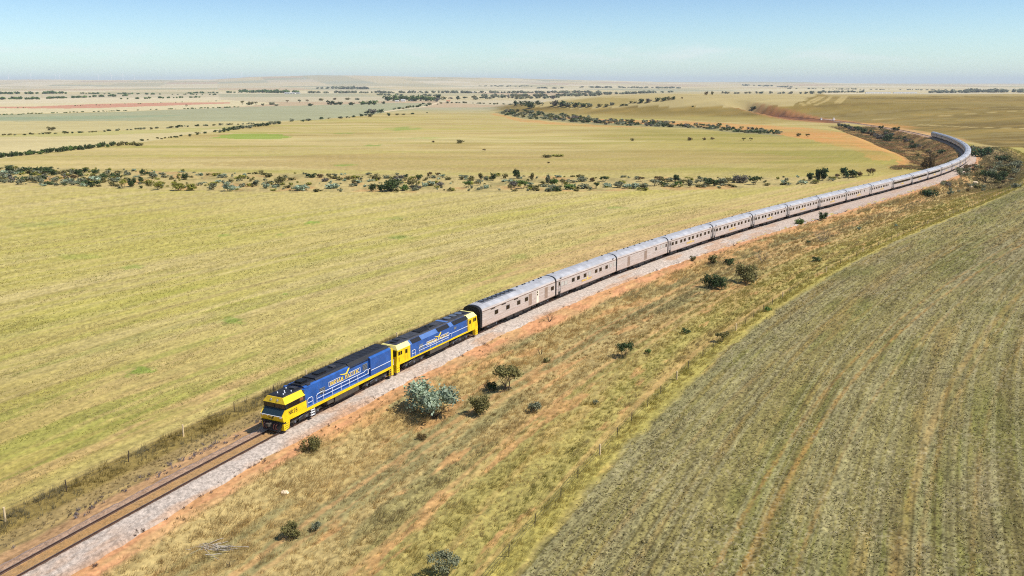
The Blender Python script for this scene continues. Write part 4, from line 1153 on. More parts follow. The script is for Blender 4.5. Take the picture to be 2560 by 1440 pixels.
# ---- carriages
BODY = [(-1.36, .80), (1.36, .80), (1.46, .95), (1.475, 1.2), (1.475, 2.95), (1.45, 3.25), (1.37, 3.52), (1.22, 3.73), (1.0, 3.88), (.7, 3.99), (.35, 4.05), (0, 4.07),
        (-.35, 4.05), (-.7, 3.99), (-1.0, 3.88), (-1.22, 3.73), (-1.37, 3.52), (-1.45, 3.25), (-1.475, 2.95), (-1.475, 1.2), (-1.46, .95)]
LB = 22.85
WIN_PAIR = [2.2, 4.0, 6.45, 8.2, 10.6, 12.4, 14.8, 16.6, 19.0, 21.0]
_shared = {}
def part(name, key, fn, mats, parent, loc=(0, 0, 0), rz=0):
    """a part whose mesh is shared by all carriages"""
    if key not in _shared:
        b = MB(); fn(b); o = b.build(name, mats, parent); _shared[key] = o.data
    else:
        o = bpy.data.objects.new(name, _shared[key]); COL.objects.link(o); o.parent = parent
    o.location = loc; o.rotation_euler = (0, 0, rz)
    return o
def body_fn(b):
    n = len(BODY); h = LB / 2
    vs = [(-h, y, z) for y, z in BODY] + [(h, y, z) for y, z in BODY]
    for i in range(n):
        j = (i + 1) % n
        top = BODY[i][1] > 3.5 and BODY[j][1] > 3.5
        b.add([vs[i], vs[j], vs[n + j], vs[n + i]], [(0, 1, 2, 3)], 1 if top else 0, False)
    b.add(vs[:n], [tuple(range(n))[::-1]], 0); b.add(vs[n:], [tuple(range(n))], 0)
    for s_ in (-1, 1):
        for z, t, m_ in ((1.93, .035, 0), (1.02, .04, 0), (3.18, .05, 2)):
            y = 1.475 if z < 3 else 1.455
            b.box(-h + .02, h - .02, *sorted((s_ * y, s_ * (y + .022))), z - t, z + t, m_)
        for z in (1.2, 1.36, 1.52, 1.68, 1.82): b.box(-h + .3, h - .3, *sorted((s_ * 1.475, s_ * 1.487)), z - .02, z + .02, 0)
    for y, z in ((.0, 4.07), (.35, 4.05), (.7, 3.99), (-.35, 4.05), (-.7, 3.99)): b.box(-h + .2, h - .2, y - .03, y + .03, z - .02, z + .022, 1)
def gang_fn(b):
    p = [(y * .985, .82 + (z - .82) * .988) for y, z in BODY]
    for k in range(4):
        q = p if k % 2 == 0 else [(y * .95, .85 + (z - .85) * .965) for y, z in p]
        b.prism(q, -.29 + k * .145, -.29 + (k + 1) * .145, 0)
def win_fn(b):
    b.box(-.56, .56, -.012, .0, -.37, .37, 1); b.box(-.49, .49, -.02, -.01, -.31, .31, 0)
def win_small(b):
    b.box(-.36, .36, -.012, .0, -.36, .36, 1); b.box(-.31, .31, -.02, -.01, -.31, .31, 0)
def door_fn(b):
    b.box(-.42, .42, -.014, .0, -1.6, .62, 1); b.box(-.22, .22, -.025, -.012, -.12, .5, 0); b.box(-.40, .40, -.022, -.012, -1.6, -1.12, 2)
    for q in (-.46, .46): b.box(q - .02, q + .02, -.05, .0, -1.2, .1, 1)
def under_fn(b):
    for xa, xb, y0, y1, z in ((-4.2, -2.2, -1.3, -.2, .42), (-1.9, .6, -1.35, -.3, .38), (1.0, 3.4, -1.3, -.2, .45), (3.8, 5.2, -1.25, -.4, .5), (-4.6, -2.4, .2, 1.3, .42), (-1.8, 1.6, .25, 1.32, .40), (2.2, 4.9, .2, 1.3, .45)):
        b.box(xa, xb, y0, y1, z, .80, 0)
    b.box(-10.6, 10.6, -.35, .35, .62, .80, 0)
    b.cyl((-5.4, -1.0, .58), (-4.9, -1.0, .58), .2, .2, 10, 0)
def vent_fn(b): b.box(-.10, .10, -.13, .13, 0, .10, 0); b.box(-.12, .12, -.15, .15, .10, .13, 0)
def vent2_fn(b):
    for q in (-.16, .16): b.hexa([(q - .06, -.02, -.14), (q + .06, -.02, -.14), (q + .06, .05, -.14), (q - .06, .05, -.14)], [(q - .06, -.10, .14), (q + .06, -.10, .14), (q + .06, .05, .14), (q - .06, .05, .14)], 0)

def windows(root, xs, z=2.5, pale=(), kind='w', both=True):
    for s_ in ((-1, 1) if both else (-1,)):
        for i, x in enumerate(xs):
            p = i in pale and s_ < 0
            part('window', kind + ('p' if p else ''), win_fn if kind == 'w' else win_small, [M_GLASSL if p else M_GLASS, M_FRAME], root, (x - 11.7, s_ * 1.476, z), 0 if s_ < 0 else math.pi)
def doors(root, xs):
    for s_ in (-1, 1):
        for x in xs: part('door', 'door', door_fn, [M_GLASS, M_FRAME, M_UNDER], root, (x - 11.7, s_ * 1.476, 2.45), 0 if s_ < 0 else math.pi)

def carriage(kind, label):
    root = empty('railway_carriage')
    tag(root, label, 'railway carriage', 'silver carriages of the train')
    part('body', 'body', body_fn, [M_STEEL, M_ROOF, M_RIB], root)
    part('gangway', 'gang', gang_fn, [M_BLACK], root, (-11.7, 0, 0))
    part('underframe', 'under', under_fn, [M_UNDER], root)
    if 'bog' not in _shared:
        bg = bogie('bogie', root, -8.2, (-1.2, 1.2), .46, 1.9, [M_UNDER, M_TANK, M_GREY]); _shared['bog'] = bg
        c = copy_tree(bg, root); c.location = (8.2, 0, 0)
    else:
        for x in (-8.2, 8.2):
            c = copy_tree(_shared['bog'], root); c.location = (x, 0, 0)
    dark = mat('roof_dark_vent', lin('#3a3a40'), .6)
    if kind == 'power':
        windows(root, [4.2, 7.55, 10.85, 13.3, 22.1], 2.33)
        for s_ in (-1, 1):
            for x in (14.55, 19.9):
                b = MB(); b.box(x - 11.7 - .5, x - 11.7 + .5, *sorted((s_ * 1.476, s_ * 1.50)), 1.15, 2.95, 0)
                b.build('sliding_door', [mat('dull_brown_steel', lin('#a08a7a'), .5, .3, .15, 2)], root)
            b = MB(); b.box(16.6 - 11.7, 17.3 - 11.7, *sorted((s_ * 1.476, s_ * 1.50)), 1.0, 2.95, 0)
            for z in (2.2, 2.6): b.box(16.75 - 11.7, 17.05 - 11.7, *sorted((s_ * 1.49, s_ * 1.51)), z, z + .28, 1)
            b.build('crew_door', [mat('pale_door', lin('#e8dcc6'), .5), M_GLASS], root)
            for x in (2.6, 5.7, 9.4):
                b = MB(); b.box(x - 11.7, x - 10.5, *sorted((s_ * 1.45, s_ * 1.53)), 3.02, 3.12, 0)
                b.build('gutter', [M_BLACK], root)
        b = MB(); b.box(-10.0, -.2, -.62, .62, 4.02, 4.10, 0)
        b.build('cooling_deck', [mat('cooling_grey', lin('#7d7f86'), .5, .3, .3, 3)], root)
        for k in range(8):
            b = MB(); x = -9.4 + k * 1.22
            b.cyl((x, 0, 4.09), (x, 0, 4.16), .5, .48, 16, 0); b.box(x - .5, x + .5, -.04, .04, 4.16, 4.18, 1); b.box(x - .04, x + .04, -.5, .5, 4.17, 4.19, 1)
            b.build('roof_fan', [M_BLACK, M_GREY], root)
        vs = [1.6, 3.4, 4.1, 5.6, 7.0, 8.8, 9.6]
        for x in vs: part('roof_vent', 'vent', vent_fn, [dark], root, (x, .25, 4.05))
    elif kind == 'luggage':
        windows(root, [17.45, 20.0, 21.3, 22.4], 2.6, (1, 2), 's')
        for s_ in (-1, 1):
            for xa, xb in ((4.6, 5.7), (12.0, 13.2)):
                b = MB(); b.box(xa - 11.7, xb - 11.7, *sorted((s_ * 1.476, s_ * 1.50)), 1.15, 2.95, 0)
                b.build('sliding_door', [MATS['dull_brown_steel']], root)
            b = MB(); b.box(16.9 - 11.7, 17.5 - 11.7, *sorted((s_ * 1.47, s_ * 1.474)), 1.15, 2.95, 0); b.build('crew_door', [MATS['pale_door']], root)
        for x in (-8.5, -5.5, -3.8, -.8, 1.5, 4.0, 5.5, 7.1, 7.5): part('roof_vent', 'vent', vent_fn, [dark], root, (x, .2, 4.05))
    elif kind == 'staff':
        windows(root, [2.3, 3.5, 6.1, 8.0, 10.5, 12.3, 14.85, 16.6, 19.1, 20.85, 22.5], 2.42, (0, 1, 5, 9, 10))
        doors(root, [1.2])
    elif kind == 'sleeper':
        windows(root, WIN_PAIR, 2.51)
        doors(root, [.95, 22.65])
    elif kind == 'diner':
        windows(root, [1.2, 3.1, 4.95, 6.8, 8.6, 10.5, 12.6, 14.1, 15.7, 17.5], 2.47)
        doors(root, [22.2])
    elif kind == 'kitchen':
        windows(root, [1.6, 3.4, 5.2, 6.95, 8.7, 10.45], 2.45); windows(root, [12.3, 14.2, 16.25, 18.35], 2.55, (1, 3), 's')
        doors(root, [21.9])
    elif kind == 'lounge':
        for s_ in (-1, 1):
            b = MB(); b.box(-10.9, 9.6, *sorted((s_ * 1.476, s_ * 1.492)), 2.15, 2.85, 0)
            for k in range(12): b.box(-10.9 + k * 1.86, -10.86 + k * 1.86, *sorted((s_ * 1.48, s_ * 1.497)), 2.15, 2.85, 1)
            b.build('window_strip', [M_GLASS, M_UNDER], root)
        doors(root, [.75, 22.7])
    if kind not in ('power', 'luggage'):
        emblem(root, 9.2 - 11.7, 13.2 - 11.7, 1.45, 1.78, 1.487, .8, [M_GOLD, mat('pale_gold', lin('#cf9f6a'), .5)])
        for x in (1.7, 21.8): part('roof_vent', 'vent2', vent2_fn, [dark], root, (x - 11.7, -1.40, 3.45))
        for x in (-9.5, 3.0, 9.0): part('roof_vent', 'vent', vent_fn, [dark], root, (x, .3, 4.05))
    return root

ORD = ['first', 'second', 'third', 'fourth', 'fifth', 'sixth', 'seventh', 'eighth', 'ninth', 'tenth', 'eleventh', 'twelfth', 'thirteenth', 'fourteenth', 'fifteenth', 'sixteenth', 'seventeenth', 'eighteenth', 'nineteenth', 'twentieth']
def ordinal(i):
    if i < 20: return ORD[i]
    t = ['', '', 'twenty', 'thirty', 'forty', 'fifty', 'sixty', 'seventy', 'eighty', 'ninety']
    n = i + 1
    if n % 10 == 0: return ['', '', 'twentieth', 'thirtieth', 'fortieth', 'fiftieth', 'sixtieth', 'seventieth', 'eightieth', 'ninetieth'][n // 10] if n < 100 else str(n) + 'th'
    return (t[n // 10] + '-' + ORD[n % 10 - 1]) if n < 100 else str(n) + 'th'

NCAR = 28
KINDS = {0: 'power', 1: 'staff', 2: 'luggage', 8: 'kitchen', 9: 'diner', 10: 'lounge', 11: 'lounge', 12: 'lounge'}
for i in range(NCAR):
    k = KINDS.get(i, 'sleeper')
    w = {'power': 'silver power van with black cooling fans along its roof, coupled behind the second locomotive',
         'staff': 'silver carriage with several panes coloured pale as reflections, second carriage behind the locomotives',
         'luggage': 'silver luggage van with almost no windows, third carriage behind the locomotives',
         'kitchen': 'silver carriage with large windows forward and small ones aft, ninth behind the locomotives',
         'diner': 'silver dining carriage with an even row of ten windows, tenth behind the locomotives',
         'lounge': 'silver lounge carriage with a dark strip of windows, %s behind the locomotives' % ordinal(i),
         'sleeper': 'silver sleeping carriage with windows in pairs, %s behind the locomotives' % ordinal(i)}[k]
    if i == NCAR - 1: w = 'last silver carriage of the train, its shaded side towards the gully'
    r = carriage(k, w)
    pose(r, i * 23.4, (i + 1) * 23.4)

# ------------------------------------------------------------------ shrubs and trees
def crown_mesh(name, seed, matl, lobes, n, leaf, flat=.0, hollow=.55, ragged=.25, stick=0):
    """many small leaf clumps spread through a few overlapping lobes; unit height 1, base at z = 0.
    lobes: (cx, cy, cz, rx, ry, rz, weight)"""
    g = np.random.default_rng(seed)
    w = np.array([l[6] for l in lobes], float); w /= w.sum()
    li = g.choice(len(lobes), n, p=w)
    L_ = np.array([l[:6] for l in lobes])[li]
    v = g.normal(size=(n, 3)); v /= np.linalg.norm(v, axis=1)[:, None]
    rad = hollow + (1 - hollow) * g.random(n) ** .6
    rad *= 1 + ragged * (g.random(n) - .45)
    P = L_[:, :3] + v * rad[:, None] * L_[:, 3:]
    P[:, 2] = np.maximum(P[:, 2], .02)
    nrm = v + g.normal(size=(n, 3)) * .7; nrm[:, 2] += .35
    nrm /= np.linalg.norm(nrm, axis=1)[:, None]
    a = np.cross(nrm, g.normal(size=(n, 3))); a /= np.linalg.norm(a, axis=1)[:, None]
    b = np.cross(nrm, a)
    s1 = leaf * (.6 + .8 * g.random(n))[:, None]; s2 = s1 * (.45 + .5 * g.random(n))[:, None]
    c = nrm * leaf * .25 * g.normal(size=n)[:, None]
    V = np.stack([P - a * s1 - b * s2 * .5, P + b * s2 * -.9 + c, P + a * s1 + b * s2 * .2, P + b * s2 * 1.0 - c], 1).reshape(-1, 3)
    F = np.arange(n * 4, dtype=np.int32).reshape(-1, 4)
    clump = vnoise(P[:, 0] * 5 + seed, P[:, 1] * 5 + P[:, 2] * 4, seed)
    t = (.62 + .55 * clump + .35 * (g.random(n) - .5))
    C = np.stack([t * (1 + .10 * (g.random(n) - .5)), t, t * (1 + .15 * (g.random(n) - .5))], 1)
    C = np.clip(np.repeat(C, 4, 0), .25, 1.6)
    return np_mesh(name, V, F, matl, C)

M_BARK = mat('bark', lin('#4b4038'), .9, 0, .3, 6)
M_BARKP = mat('pale_dead_wood', lin('#a89f92'), .9, 0, .25, 6)
def limbs_mesh(name, seed, h, spread, stems=4, r=.03, sub=3, matl=None, fork=.45, jit=.5):
    g = random.Random(seed); b = MB()
    def grow(p, d, L_, r_, lev):
        q = p
        for i in range(2):
            d = (d + Vector((g.gauss(0, .18), g.gauss(0, .18), g.gauss(0.05, .1)))).normalized()
            e_ = q + d * L_ / 2
            b.cyl(q, e_, r_ * (1 - .25 * i), r_ * (.75 - .2 * i), 5, 0, True, False)
            q = e_
        if lev < sub:
            for k in range(g.choice((2, 3))):
                nd = (d + Vector((g.gauss(0, jit), g.gauss(0, jit), g.gauss(.1, .3)))).normalized()
                grow(q, nd, L_ * (.62 + .2 * g.random()), r_ * .5, lev + 1)
    for k in range(stems):
        a = 2 * math.pi * k / stems + g.random()
        d = Vector((math.cos(a) * spread, math.sin(a) * spread, 1)).normalized()
        grow(Vector((math.cos(a) * r, math.sin(a) * r, -.04)), d, h * fork, r, 0)
    o = b.build(name, matl or M_BARK)
    me = o.data; bpy.data.objects.remove(o)
    return me

LEAF = {k: leaf_mat('leaf_' + k, lin(c, .85), trans=.2) for k, c in {
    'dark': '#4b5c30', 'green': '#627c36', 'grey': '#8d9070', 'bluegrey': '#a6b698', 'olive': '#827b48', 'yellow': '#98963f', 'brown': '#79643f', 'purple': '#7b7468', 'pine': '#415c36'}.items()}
def lobes_for(form, g):
    if form == 'round':
        L_ = [(0, 0, .48, .40, .40, .38, 2)]
        for k in range(8):
            a = g.random() * 6.28; q = .2 + .22 * g.random(); r_ = .14 + .16 * g.random(); L_.append((q * math.cos(a), q * math.sin(a), .3 + .5 * g.random(), r_, r_, r_ * .9, .5 + r_ * 3))
    elif form == 'low':
        L_ = []
        for k in range(7):
            a = g.random() * 6.28; q = .15 + .6 * g.random(); L_.append((q * math.cos(a), q * math.sin(a), .38 + .2 * g.random(), .42, .42, .40, 1))
    elif form == 'tall':
        L_ = [(0, 0, .62, .24, .24, .36, 2)]
        for k in range(5):
            a = g.random() * 6.28; L_.append((.12 * math.cos(a), .12 * math.sin(a), .3 + .6 * g.random(), .17, .17, .16, 1))
    elif form == 'vase':
        L_ = []
        for k in range(8):
            a = k * .8 + g.random(); q = .2 + .28 * g.random(); L_.append((q * math.cos(a), q * math.sin(a), .58 + .3 * g.random(), .2, .2, .17, 1))
        L_.append((0, 0, .78, .32, .32, .18, 1.5))
    elif form == 'big':
        L_ = []
        for k in range(11):
            a = g.random() * 6.28; q = .12 + .42 * g.random(); L_.append((q * math.cos(a), q * math.sin(a), .28 + .5 * g.random(), .24, .24, .2, 1))
    return L_
_crowns = {}
def variant(form, col, i, lod):
    key = (form, col, i, lod)
    if key not in _crowns:
        sd_ = hash((form, i)) % 1000 if False else (sum(map(ord, form)) * 7 + i * 13 + lod)
        g = random.Random(sd_)
        n, leaf = {0: (2600, .036), 1: (700, .062), 2: (240, .10), 3: (90, .17)}[lod]
        if form == 'vase': n = int(n * .62)
        if form == 'low': leaf *= 1.35
        cm = crown_mesh('crown', sd_, LEAF[col], lobes_for(form, g), n, leaf, hollow=.3 if form in ('vase', 'big') else .42, ragged=.75)
        tm = limbs_mesh('trunk', sd_, .62 if form != 'low' else .45, {'round': .45, 'low': .9, 'tall': .18, 'vase': .5, 'big': .7}[form], {'tall': 2, 'vase': 3}.get(form, 4), .03, 2 if lod else 3)
        _crowns[key] = (cm, tm)
    return _crowns[key]

def plant(form, col, x, y, h, w=None, label=None, group=None, cat='shrub', name='shrub', lod=1, base=None, rz=None):
    """a shrub or tree standing on the ground at x, y; h metres tall, w metres wide"""
    i = random.randrange(3)
    cm, tm = variant(form, col, i, lod)
    z = ground(x, y) if base is None else base
    rz = random.random() * 6.28 if rz is None else rz
    bw = {'round': 1.05, 'low': 2.1, 'tall': .55, 'vase': 1.05, 'big': 1.15}[form]
    sx = (w / bw) if w else h
    if lod >= 3:
        o = bpy.data.objects.new(name, cm); COL.objects.link(o)
    else:
        o = empty(name)
        c = bpy.data.objects.new('crown', cm); COL.objects.link(c); c.parent = o
        c = bpy.data.objects.new('trunk', tm); COL.objects.link(c); c.parent = o
    o.location = (x, y, z - .03 * h); o.rotation_euler = (0, 0, rz); o.scale = (sx, sx, h)
    tag(o, label, cat, group)
    return o
CWORD = {'dark': 'dark green', 'green': 'green', 'grey': 'grey-green', 'bluegrey': 'pale blue-green', 'olive': 'olive', 'yellow': 'yellow-green', 'brown': 'brownish', 'purple': 'grey-purple', 'pine': 'deep green'}
FWORD = {'round': 'rounded', 'low': 'low spreading', 'tall': 'slim upright', 'vase': 'open-branched', 'big': 'bushy'}
def plant_px(xp, yp, hp, wp, form, col, label=None, group=None, cat='shrub', name='shrub', lod=None):
    """same, standing where the photograph shows it: base pixel, height and width in photo pixels"""
    p = px(xp, yp); D = p[1] * math.cos(PITCH) - (p[2] - CAM_H) * math.sin(PITCH)
    f_ = D / F_PX
    if lod is None: lod = 0 if hp > 32 else 1 if hp > 15 else 2
    return plant(form, col, p[0], p[1], hp * f_ / .97, wp * f_, label, group, cat, name, lod, p[2])

# ---- verge bushes near the train: each with its own words
NEARB = [
 (1083, 1042, 98, 120, 'big', 'bluegrey', 'large pale blue-green bush with dark limbs beside the ballast below the leading locomotive'),
 (1270, 977, 72, 74, 'vase', 'olive', 'open-branched olive shrub with a bare dark stem, between the vehicle track and the second locomotive'),
 (1200, 1036, 54, 48, 'round', 'olive', 'rounded olive shrub between the big blue-green bush and the vehicle track'),
 (1228, 974, 24, 34, 'low', 'dark', 'low dark green shrub at the foot of the open-branched olive shrub'),
 (1335, 1030, 30, 32, 'round', 'grey', 'small grey-green shrub in the dry grass below the open-branched olive shrub'),
 (1112, 1446, 66, 72, 'vase', 'grey', 'grey-green shrub in the grass at the bottom edge of the picture'),
 (727, 1346, 42, 50, 'round', 'olive', 'olive twiggy shrub standing alone in the lower verge grass, left of the wheel ruts'),
 (790, 1326, 24, 24, 'round', 'grey', 'small grey-green shrub just right of the olive twiggy shrub in the lower verge'),
 (776, 1128, 44, 50, 'low', 'olive', 'low olive shrub beside the orange dirt strip ahead of the locomotive'),
 (1054, 1100, 18, 26, 'low', 'brown', 'low brown twiggy shrub below the big blue-green bush'),
 (1560, 892, 38, 42, 'vase', 'dark', 'thin dark green shrub in the verge below the silver power van'),
 (1620, 884, 14, 15, 'round', 'green', 'small bright green shrub right of the thin dark green shrub'),
 (1714, 834, 15, 20, 'round', 'dark', 'small dark green shrub in the grass below the second carriage'),
 (1804, 856, 28, 34, 'vase', 'olive', 'olive open shrub close to the fence, below the third carriage'),
 (1489, 1010, 12, 15, 'round', 'grey', 'tiny grey shrub in the middle of the verge below the power van'),
 (1367, 907, 15, 24, 'low', 'olive', 'low olive shrub next to the dead tree stump'),
 (1789, 720, 40, 58, 'big', 'dark', 'wide dark green bush in the dry grass below the third carriage'),
 (1872, 706, 48, 62, 'big', 'olive', 'large olive bush right of the wide dark green bush'),
 (1824, 662, 17, 26, 'round', 'dark', 'small dark green bush on the bank under the third carriage'),
 (1781, 662, 25, 20, 'tall', 'olive', 'slim olive shrub on the bank left of a small dark green bush'),
 (1732, 652, 14, 14, 'round', 'olive', 'small olive shrub on the orange bank near the ballast'),
 (2041, 654, 14, 24, 'round', 'dark', 'small dark green shrub alone on the grassy slope near the fence line'),
 (2057, 551, 22, 22, 'round', 'dark', 'round dark green bush beside the ballast below the sixth carriage'),
 (2000, 560, 15, 29, 'low', 'green', 'low green bush beside the ballast, left of the round dark green bush'),
 (2324, 491, 19, 44, 'low', 'pine', 'wide low deep green bush on the slope outside the bend'),
 (2020, 608, 8, 16, 'low', 'dark', 'small dark shrub at the foot of the leafless grey thicket'),
 (2376, 492, 15, 18, 'vase', 'grey', 'thin grey shrub right of the wide low deep green bush'),
 (2148, 575, 9, 10, 'round', 'bluegrey', 'small pale blue-green shrub in the grass below the seventh carriage'),
 (1919, 778, 11, 26, 'low', 'green', 'low bright green shrub at the field edge by the fence'),
 (2240, 567, 8, 9, 'round', 'bluegrey', 'tiny pale blue-green shrub further along the grass slope towards the bend'),
]
for q in NEARB: plant_px(*q[:6], label=q[6])

# leafless thicket, stump, dead branches, a stake and rocks
def limb_thing(name, label, cat, xp, yp, hm, spread, stems, r, matl, seed, sub=3, sx=1.0, fork=.42):
    p = px(xp, yp)
    me = limbs_mesh(name, seed, hm, spread, stems, r, sub, matl, fork)
    o = bpy.data.objects.new(name, me); COL.objects.link(o); o.location = p; o.scale = (sx, sx, 1)
    return tag(o, label, cat)
M_TWIG = mat('grey_twigs', lin('#7d7262'), .9, 0, .2, 8)
limb_thing('leafless_shrub', 'leafless grey thicket on the slope under the fifth carriage', 'shrub', 2055, 604, 2.8, 1.3, 14, .05, M_TWIG, 5, 4)
limb_thing('leafless_shrub', 'bare grey shrub behind the large olive bush on the bank', 'shrub', 1905, 655, 2.4, .9, 9, .04, M_TWIG, 6, 4)
limb_thing('leafless_shrub', 'dark twiggy half-dead shrub at the edge of the dry grass under the power van', 'shrub', 1374, 804, 1.7, .6, 8, .035, M_BARK, 7, 4)
limb_thing('tree_stump', 'dead black stump with a broken limb standing in the verge grass', 'stump', 1351, 886, 1.1, .25, 2, .10, mat('charred_wood', lin('#2a221d'), .9), 8, 1)
limb_thing('leafless_shrub', 'thin bare sapling in the lower verge near the dead branches', 'shrub', 574, 1418, 1.1, .3, 2, .025, M_BARK, 12, 3)
p = px(520, 1378)
b = MB(); g = random.Random(4)
for k in range(26):
    a = g.gauss(.35, .35); L_ = .6 + 1.6 * g.random(); x0, y0 = g.gauss(0, .7), g.gauss(0, .35)
    pts = [(x0 + L_ * math.cos(a) * t + g.gauss(0, .05), y0 + L_ * math.sin(a) * t, .10 + .35 * g.random() * (1 - t)) for t in (0, .35, .7, 1)]
    b.tube(pts, .018 + .02 * g.random(), 4)
o = b.build('dead_branches', M_BARKP); o.location = p
tag(o, 'heap of bleached dead branches lying in the verge grass', 'dead branches')
def rock(xp, yp, r, label, seed):
    p = px(xp, yp); bmv = []
    g = np.random.default_rng(seed)
    n1, n2 = 6, 9
    V = [(0, 0, -.3)]; 
    V = []
    for i in range(n1 + 1):
        for j in range(n2):
            a, t = 2 * math.pi * j / n2, math.pi * i / n1
            k = 1 + .25 * (g.random() - .5)
            V.append((r * 1.3 * math.sin(t) * math.cos(a) * k, r * math.sin(t) * math.sin(a) * k, r * .65 * math.cos(t) * k))
    F = [(i * n2 + j, (i + 1) * n2 + j, (i + 1) * n2 + (j + 1) % n2, i * n2 + (j + 1) % n2) for i in range(n1) for j in range(n2)]
    b = MB(); b.add(V, F); o = b.build('rock', mat('pale_rock', lin('#d9c3a4'), .9, 0, .2, 4)); o.location = p + np.array([0, 0, r * .3])
    tag(o, label, 'rock')
rock(712, 1234, .32, 'pale boulder lying in the verge grass above the wheel ruts', 1)
rock(2438, 458, .9, 'pale rock among the bushes outside the bend, the upper of two', 2)
rock(2425, 468, .7, 'pale rock among the bushes outside the bend, the lower of two', 3)

# ---- scrub belt across the pastures: the ones that can be told apart, by place
BELT = [(26,432,19,24,'round','dark'),(50,431,12,18,'round','grey'),(70,431,15,24,'round','dark'),(94,431,15,28,'low','dark'),(120,433,17,28,'round','dark'),(134,438,14,17,'round','dark'),(158,437,13,20,'round','olive'),(184,434,12,18,'round','grey'),(198,441,19,22,'round','dark'),(211,431,12,16,'round','dark'),(240,434,11,28,'low','dark'),(269,434,10,14,'round','grey'),(295,441,10,10,'round','dark'),(317,438,10,22,'low','grey'),(361,438,15,24,'round','dark'),(381,443,15,18,'round','grey'),
 (6,447,15,22,'round','grey'),(10,458,11,16,'low','grey'),(30,451,11,20,'low','purple'),(52,461,16,22,'round','grey'),(76,453,15,18,'round','grey'),(92,456,18,26,'round','grey'),(109,449,12,18,'round','dark'),(136,454,13,26,'low','grey'),(162,464,7,9,'round','dark'),(181,463,10,20,'low','grey'),(184,446,11,22,'low','brown'),(206,453,9,16,'low','grey'),(214,464,8,13,'round','olive'),(231,468,10,15,'round','dark'),(241,456,9,13,'round','grey'),(234,446,11,15,'round','olive'),(261,449,12,13,'round','dark'),(278,463,10,13,'round','olive'),(281,453,10,24,'low','grey'),(294,467,9,17,'low','olive'),(309,471,23,22,'vase','yellow'),(330,466,23,21,'round','dark'),(352,456,14,13,'tall','dark'),(353,471,8,9,'round','dark'),(375,462,14,22,'round','yellow'),(396,475,23,26,'vase','yellow'),
 (448,476,21,30,'round','yellow'),(478,476,19,28,'round','yellow'),(571,478,26,28,'round','bluegrey'),(532,475,20,22,'round','grey'),(462,449,17,20,'round','dark'),(664,471,15,16,'round','bluegrey'),(640,465,15,16,'tall','grey'),(698,462,21,26,'round','olive'),(668,443,12,24,'round','olive'),(778,444,12,24,'round','dark'),(802,444,10,22,'low','brown'),(756,476,15,50,'low','bluegrey'),(830,471,15,44,'low','bluegrey'),(813,454,10,22,'low','purple'),(870,449,10,15,'round','olive'),(885,460,13,13,'round','olive'),
 (939,450,14,30,'round','olive'),(966,446,9,24,'low','grey'),(996,451,14,26,'round','purple'),(1015,443,8,15,'round','dark'),(1048,449,13,15,'round','dark'),(1075,443,13,15,'vase','brown'),(1095,443,12,13,'vase','brown'),(979,478,31,48,'big','dark'),(933,478,22,22,'round','dark'),(952,478,18,15,'tall','dark'),(1010,476,15,26,'round','green'),(1030,471,23,24,'vase','olive'),(1047,471,8,20,'low','purple'),(1062,466,11,22,'low','bluegrey'),(1078,464,13,18,'round','bluegrey'),(1100,465,10,30,'low','purple'),(1120,450,9,20,'low','olive'),(1155,449,8,15,'round','olive'),(1169,470,18,21,'vase','green'),(1180,471,9,9,'round','grey'),(1215,471,11,20,'low','bluegrey'),(1177,452,13,22,'round','olive'),(1202,449,17,11,'tall','olive'),(1199,463,14,17,'vase','grey'),(1215,450,10,17,'round','grey'),(1232,452,21,17,'round','dark'),(1264,446,13,15,'round','olive'),(1292,446,25,19,'round','dark'),
 (1330,452,21,9,'tall','olive'),(1370,463,29,11,'tall','grey'),(1307,471,21,30,'vase','green'),(1285,468,16,24,'round','purple'),(1326,472,10,11,'round','dark'),(1383,463,18,24,'round','green'),(1406,463,17,15,'vase','olive'),(1391,478,13,30,'low','dark'),(1424,473,15,36,'low','green'),(1457,472,14,28,'round','grey'),(1491,471,15,17,'vase','dark'),(1457,454,12,30,'low','grey'),(1481,454,11,15,'round','brown'),(1510,454,14,20,'vase','dark'),(1517,468,12,30,'low','bluegrey'),(1547,469,16,26,'round','grey'),(1569,471,13,28,'low','bluegrey'),(1591,471,15,28,'round','bluegrey'),(1610,471,15,22,'round','grey'),(1637,465,17,32,'vase','grey'),(1659,465,13,24,'round','dark'),(1602,454,12,17,'vase','brown'),(1643,454,14,17,'vase','brown'),(1691,454,17,15,'tall','dark'),(1695,468,15,20,'vase','green'),(1676,454,10,28,'low','grey'),(1714,462,14,24,'vase','olive'),(1725,468,18,13,'tall','grey'),(1747,462,13,22,'vase','grey'),(1769,465,23,28,'round','dark'),(1788,465,19,24,'round','dark'),(1804,462,17,24,'round','grey'),(1818,457,15,17,'round','olive'),(1851,457,22,38,'low','purple'),(1886,462,23,28,'vase','dark'),
 (1912,456,6,8,'round','dark')]
BELT.sort(key=lambda q: q[0])
bands = [(0, 300, 'far left part'), (300, 700, 'left part'), (700, 1130, 'middle'), (1130, 1480, 'right centre'), (1480, 1950, 'right part')]
cnt = {}
for q in BELT:
    bd = next(t for a, c, t in bands if a <= q[0] < c)
    i = cnt.get((bd, q[5]), 0); cnt[(bd, q[5])] = i + 1
    plant_px(*q, label='%s %s shrub, %s %s one from left, %s of scrub belt' % (CWORD[q[5]], FWORD[q[4]].replace('low spreading', 'spreading'), ordinal(i), CWORD[q[5]], bd), group='shrubs of the scrub belt across the pastures')

